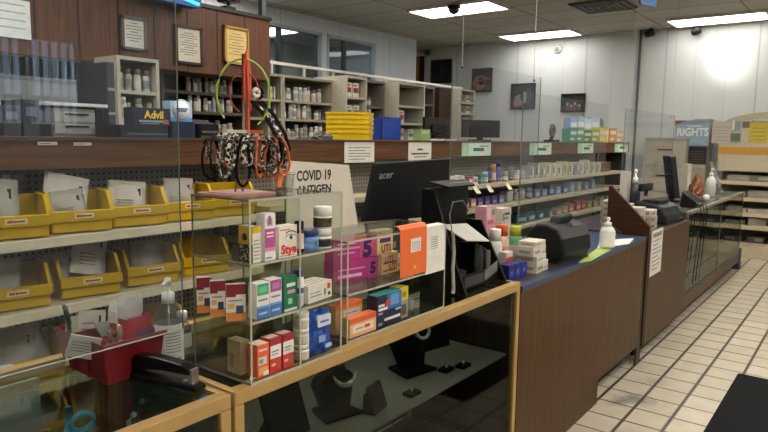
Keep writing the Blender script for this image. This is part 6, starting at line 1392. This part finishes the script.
# hanging plastic guards
def hang_guard(x0, x1, z0, z1, y, label, wires, PX=PLEXI2):
    t = thing('hanging_guard', label, 'screen', (x0, y, z0))
    m = MB(); m.box(0, 0, 0, x1-x0, .004, z1-z0, PX); e = .0013
    m.box(-e, 0, 0, 0, .004, z1-z0, EDGED); m.box(x1-x0, 0, 0, x1-x0+e, .004, z1-z0, EDGED); m.box(0, 0, -e*1.4, x1-x0, .004, 0, EDGE); m.build('pane', t)
    for x in wires:
        m = MB(); m.tube([(x-x0, .002, z1-z0-.02), (x-x0, .002, CZ-z0)], .0016, M('#8a8884', .4, .5)); m.ball((x-x0, .0, z1-z0-.02), .006, M('#55534e', .4), 6); m.build('wire', t)
hang_guard(-.55, .888, 1.036, 2.3, 1.285, 'large hanging clear plastic guard over the left glass case', (-.4, .75), PLEXI)
hang_guard(2.12, 2.93, 1.33, 1.80, 1.30, 'clear plastic guard hung on two wires above the end of the glass case', (2.19, 2.85))
p0, p1 = AY(626, 108, 1.75), AY(673, 146, 1.75)
hang_guard(p0.x, p1.x, p1.z-.3, p0.z, 1.75, 'clear plastic guard hung on two wires over the register', (p0.x+.15, p1.x-.15))
# ================================================================== REGISTER AREA
RZ = .8722
# white box stacks and bottles on the register stand
def at(px, py, Y): return AY(px, py, Y)
rng = random.Random(41)
spots = [(4.62, 1.30, 4, .16), (4.80, 1.27, 3, .15), (4.66, 1.47, 5, .17), (4.86, 1.45, 4, .16)]
for k, (x, y, n, w) in enumerate(spots):
    z = RZ
    for i in range(n):
        h = rng.uniform(.035, .05); c = rng.choice(['#b5aea0', '#c3bdb0', '#a59d8e'])
        carton('medicine_box', '%s box from the bottom of the %s white stack on the register stand' % (ORD[i], ('front left', 'front right', 'back left', 'back right')[k]), 'box', (x, y, z), w, .11, h, M(c, .55), front=((.1, .25, .6, .7, M(rng.choice(['#6b6458', '#8a7f6e', '#5e5a54', '#a08a62']), .55)),), left=((.2, .3, .8, .7, M('#7d766a', .6)),), rz=rng.uniform(-.08, .08), group='white box stacks on the register stand')
        z += h+.0005
p = at(628, 175, 1.75)
carton('medicine_box', 'tall white box standing behind the slanted brown screen', 'box', (AY(629, 185, 1.57).x, 1.60, RZ), .09, .06, .38, M('#b9b4a8', .55), front=((.15, .2, .5, .7, M('#9a958a', .6)),))
pump_bottle('pump_bottle', 'white and dark pump bottle beside the tall white box at the register', AY(636.5, 185, 1.53).x, 1.54, RZ, .045, .40, M('#3a3440', .4), False)
# register
t = thing('cash_register', 'dark grey cash register with a rounded front on the register stand', 'cash register', (5.30, 1.30, RZ), -.1)
m = MB(); m.prism([(-.2, y, z) for y, z in ((-.11, 0), (-.12, .07), (-.09, .13), (-.02, .16), (.12, .17), (.15, .0))], (.34, 0, 0), M('#191c20', .45, 0, .1, 30, .3)); m.build('housing', t, bevel=.02)
m = MB(); m.rbox(-.21, -.12, -.0, .21, .16, .03, BLACK, .02); m.build('drawer', t)
m = MB(); m.box(-.17, -.05, .155, .05, .08, .18, DGREY); m.build('keyboard', t)
m = MB(); m.tube([(-.05, .1, .2), (-.05, .1, .26)], .015, BLACK); m.rbox(-.16, .09, .24, .06, .12, .30, BLACK, .01, axis='Y'); m.build('customer_display', t)
# tall black monitor seen edge on
a = at(667, 155, 1.55); c = at(684, 195, 1.55)
t = thing('computer_monitor', 'tall black monitor at the register, seen almost edge on', 'monitor', (AY(675, 180, 1.50).x, 1.50, GT_))
R = Matrix.Rotation(.42, 4, 'Z') @ Matrix.Rotation(-.16, 4, 'X')
m = MB(); m.rbox(-.21, -.02, .04, .21, .02, .44, M('#15181c', .4), .015, axis='Y', T=R); m.build('housing', t)
m = MB(); m.box(-.19, .0205, .06, .19, .022, .42, M('#22262c', .12), T=R); m.build('screen', t)
m = MB(); m.box(-.03, .0, 0, .03, .04, .2, BLACK); m.build('neck', t); m = MB(); m.rbox(-.13, -.08, 0, .13, .12, .015, BLACK, .03); m.build('foot', t)
# brown orange bag with a round light thing
crumple('orange_bag', (6.98, 1.38, GT_), .16, .07, .24, M('#7a4326', .55, 0, .4, 14), 'crumpled reddish brown bag standing on the far glass case', 'bag', 22)
m = MB(); m.ball((0, 0, .035), .035, M('#d5d0c6', .4), 8); tag(m.build('white_ball', loc=(6.72, 1.24, GT_)), 'round white item in front of the reddish brown bag', 'item')
t = thing('card_reader', 'black card reader with dangling cords at the near end of the far glass case', 'card reader', (6.12, 1.24, GT_))
m = MB(); m.prism([(-.12, y, z) for y, z in ((-.07, 0), (-.06, .05), (.06, .14), (.08, .0))], (.24, 0, 0), BLACK); m.build('housing', t, bevel=.01)
m = MB(); m.box(-.08, -.045, .06, .04, .03, .066, MGREY, T=Matrix.Rotation(.6, 4, 'X')); m.build('keypad', t)
for k in range(3):
    m = MB(); x = .12*k-.2; m.tube([(x, -.06, .012), (x-.04, -.118, .02), (x-.02, -.126, -.05), (x-.10, -.122, -.3-.08*k), (x-.16, -.122, -.62)], .0045, BLACK); m.build('cord', t)
pump_bottle('pump_bottle', 'white pump bottle on the far glass case, right of the reddish brown bag', 7.35, 1.32, GT_, .05, .30, M('#cac7bd', .45), False)
m = MB(); m.box(-.09, -.03, 0, .09, .03, .34, M('#b3aa9c', .55)); m.box(-.05, -.0306, .1, .05, -.03, .25, M('#c9c2b5', .6)); tag(m.build('white_box', loc=(7.28, 1.55, GT_)), 'tall pale box on the far glass case behind the white pump bottle', 'box')
t = thing('brochure_holder', 'slanted clear brochure holder at the far end of the glass case', 'holder', (8.08, 1.36, GT_))
m = MB(); m.prism([(-.09, -.03, 0), (.09, -.03, 0), (.05, .09, .34), (-.13, .09, .34)], (0, .012, 0), sheet('holder_acrylic', 'd9dcdc', .6, .1, 1.45, .4, 'b9bcbc')); m.build('pocket', t); m = MB(); m.box(-.1, -.05, 0, .1, .1, .006, CLEARP); m.build('foot', t)
# mat
b = MB(); MT = M('#0b0b0c', .8, 0, .2, 60, .15)
b.rbox(3.06, -.36, .001, 4.575, .575, .012, MT, .02)
o = b.build('floor_mat'); tag(o, 'large black rubber-edged mat on the tiled floor at the lower right', 'mat')
# ------------------------------------------------------------------ CAMERA, SKY, VIEW
cd = bpy.data.cameras.new('camera'); co = bpy.data.objects.new('camera', cd); COL.objects.link(co)
cd.sensor_width = 36; cd.lens = F/768*36; cd.clip_start = .02
co.matrix_world = Matrix(((RT.x, UP.x, -FW.x, 0), (RT.y, UP.y, -FW.y, 0), (RT.z, UP.z, -FW.z, EYE), (0, 0, 0, 1)))
SC.camera = co
wd = bpy.data.worlds.new('daylight'); SC.world = wd; wd.use_nodes = True; nt = wd.node_tree; nt.nodes.clear()
wo = nt.nodes.new('ShaderNodeOutputWorld'); bg = nt.nodes.new('ShaderNodeBackground'); sk = nt.nodes.new('ShaderNodeTexSky'); sk.sky_type = 'HOSEK_WILKIE'; sk.turbidity = 3.5
sk.sun_direction = Vector((.3, .5, .7)).normalized()
bg.inputs[1].default_value = 14.0; nt.links.new(sk.outputs[0], bg.inputs[0]); nt.links.new(bg.outputs[0], wo.inputs[0])
vs_ = SC.view_settings; vs_.view_transform = 'Standard'; vs_.look = 'None'; vs_.gamma = 1; vs_.use_curve_mapping = False; vs_.exposure = 0.0
SC.cycles.use_denoising = True; SC.cycles.max_bounces = 10; SC.cycles.transparent_max_bounces = 24; SC.cycles.caustics_reflective = False; SC.cycles.caustics_refractive = False; SC.cycles.sample_clamp_indirect = 6
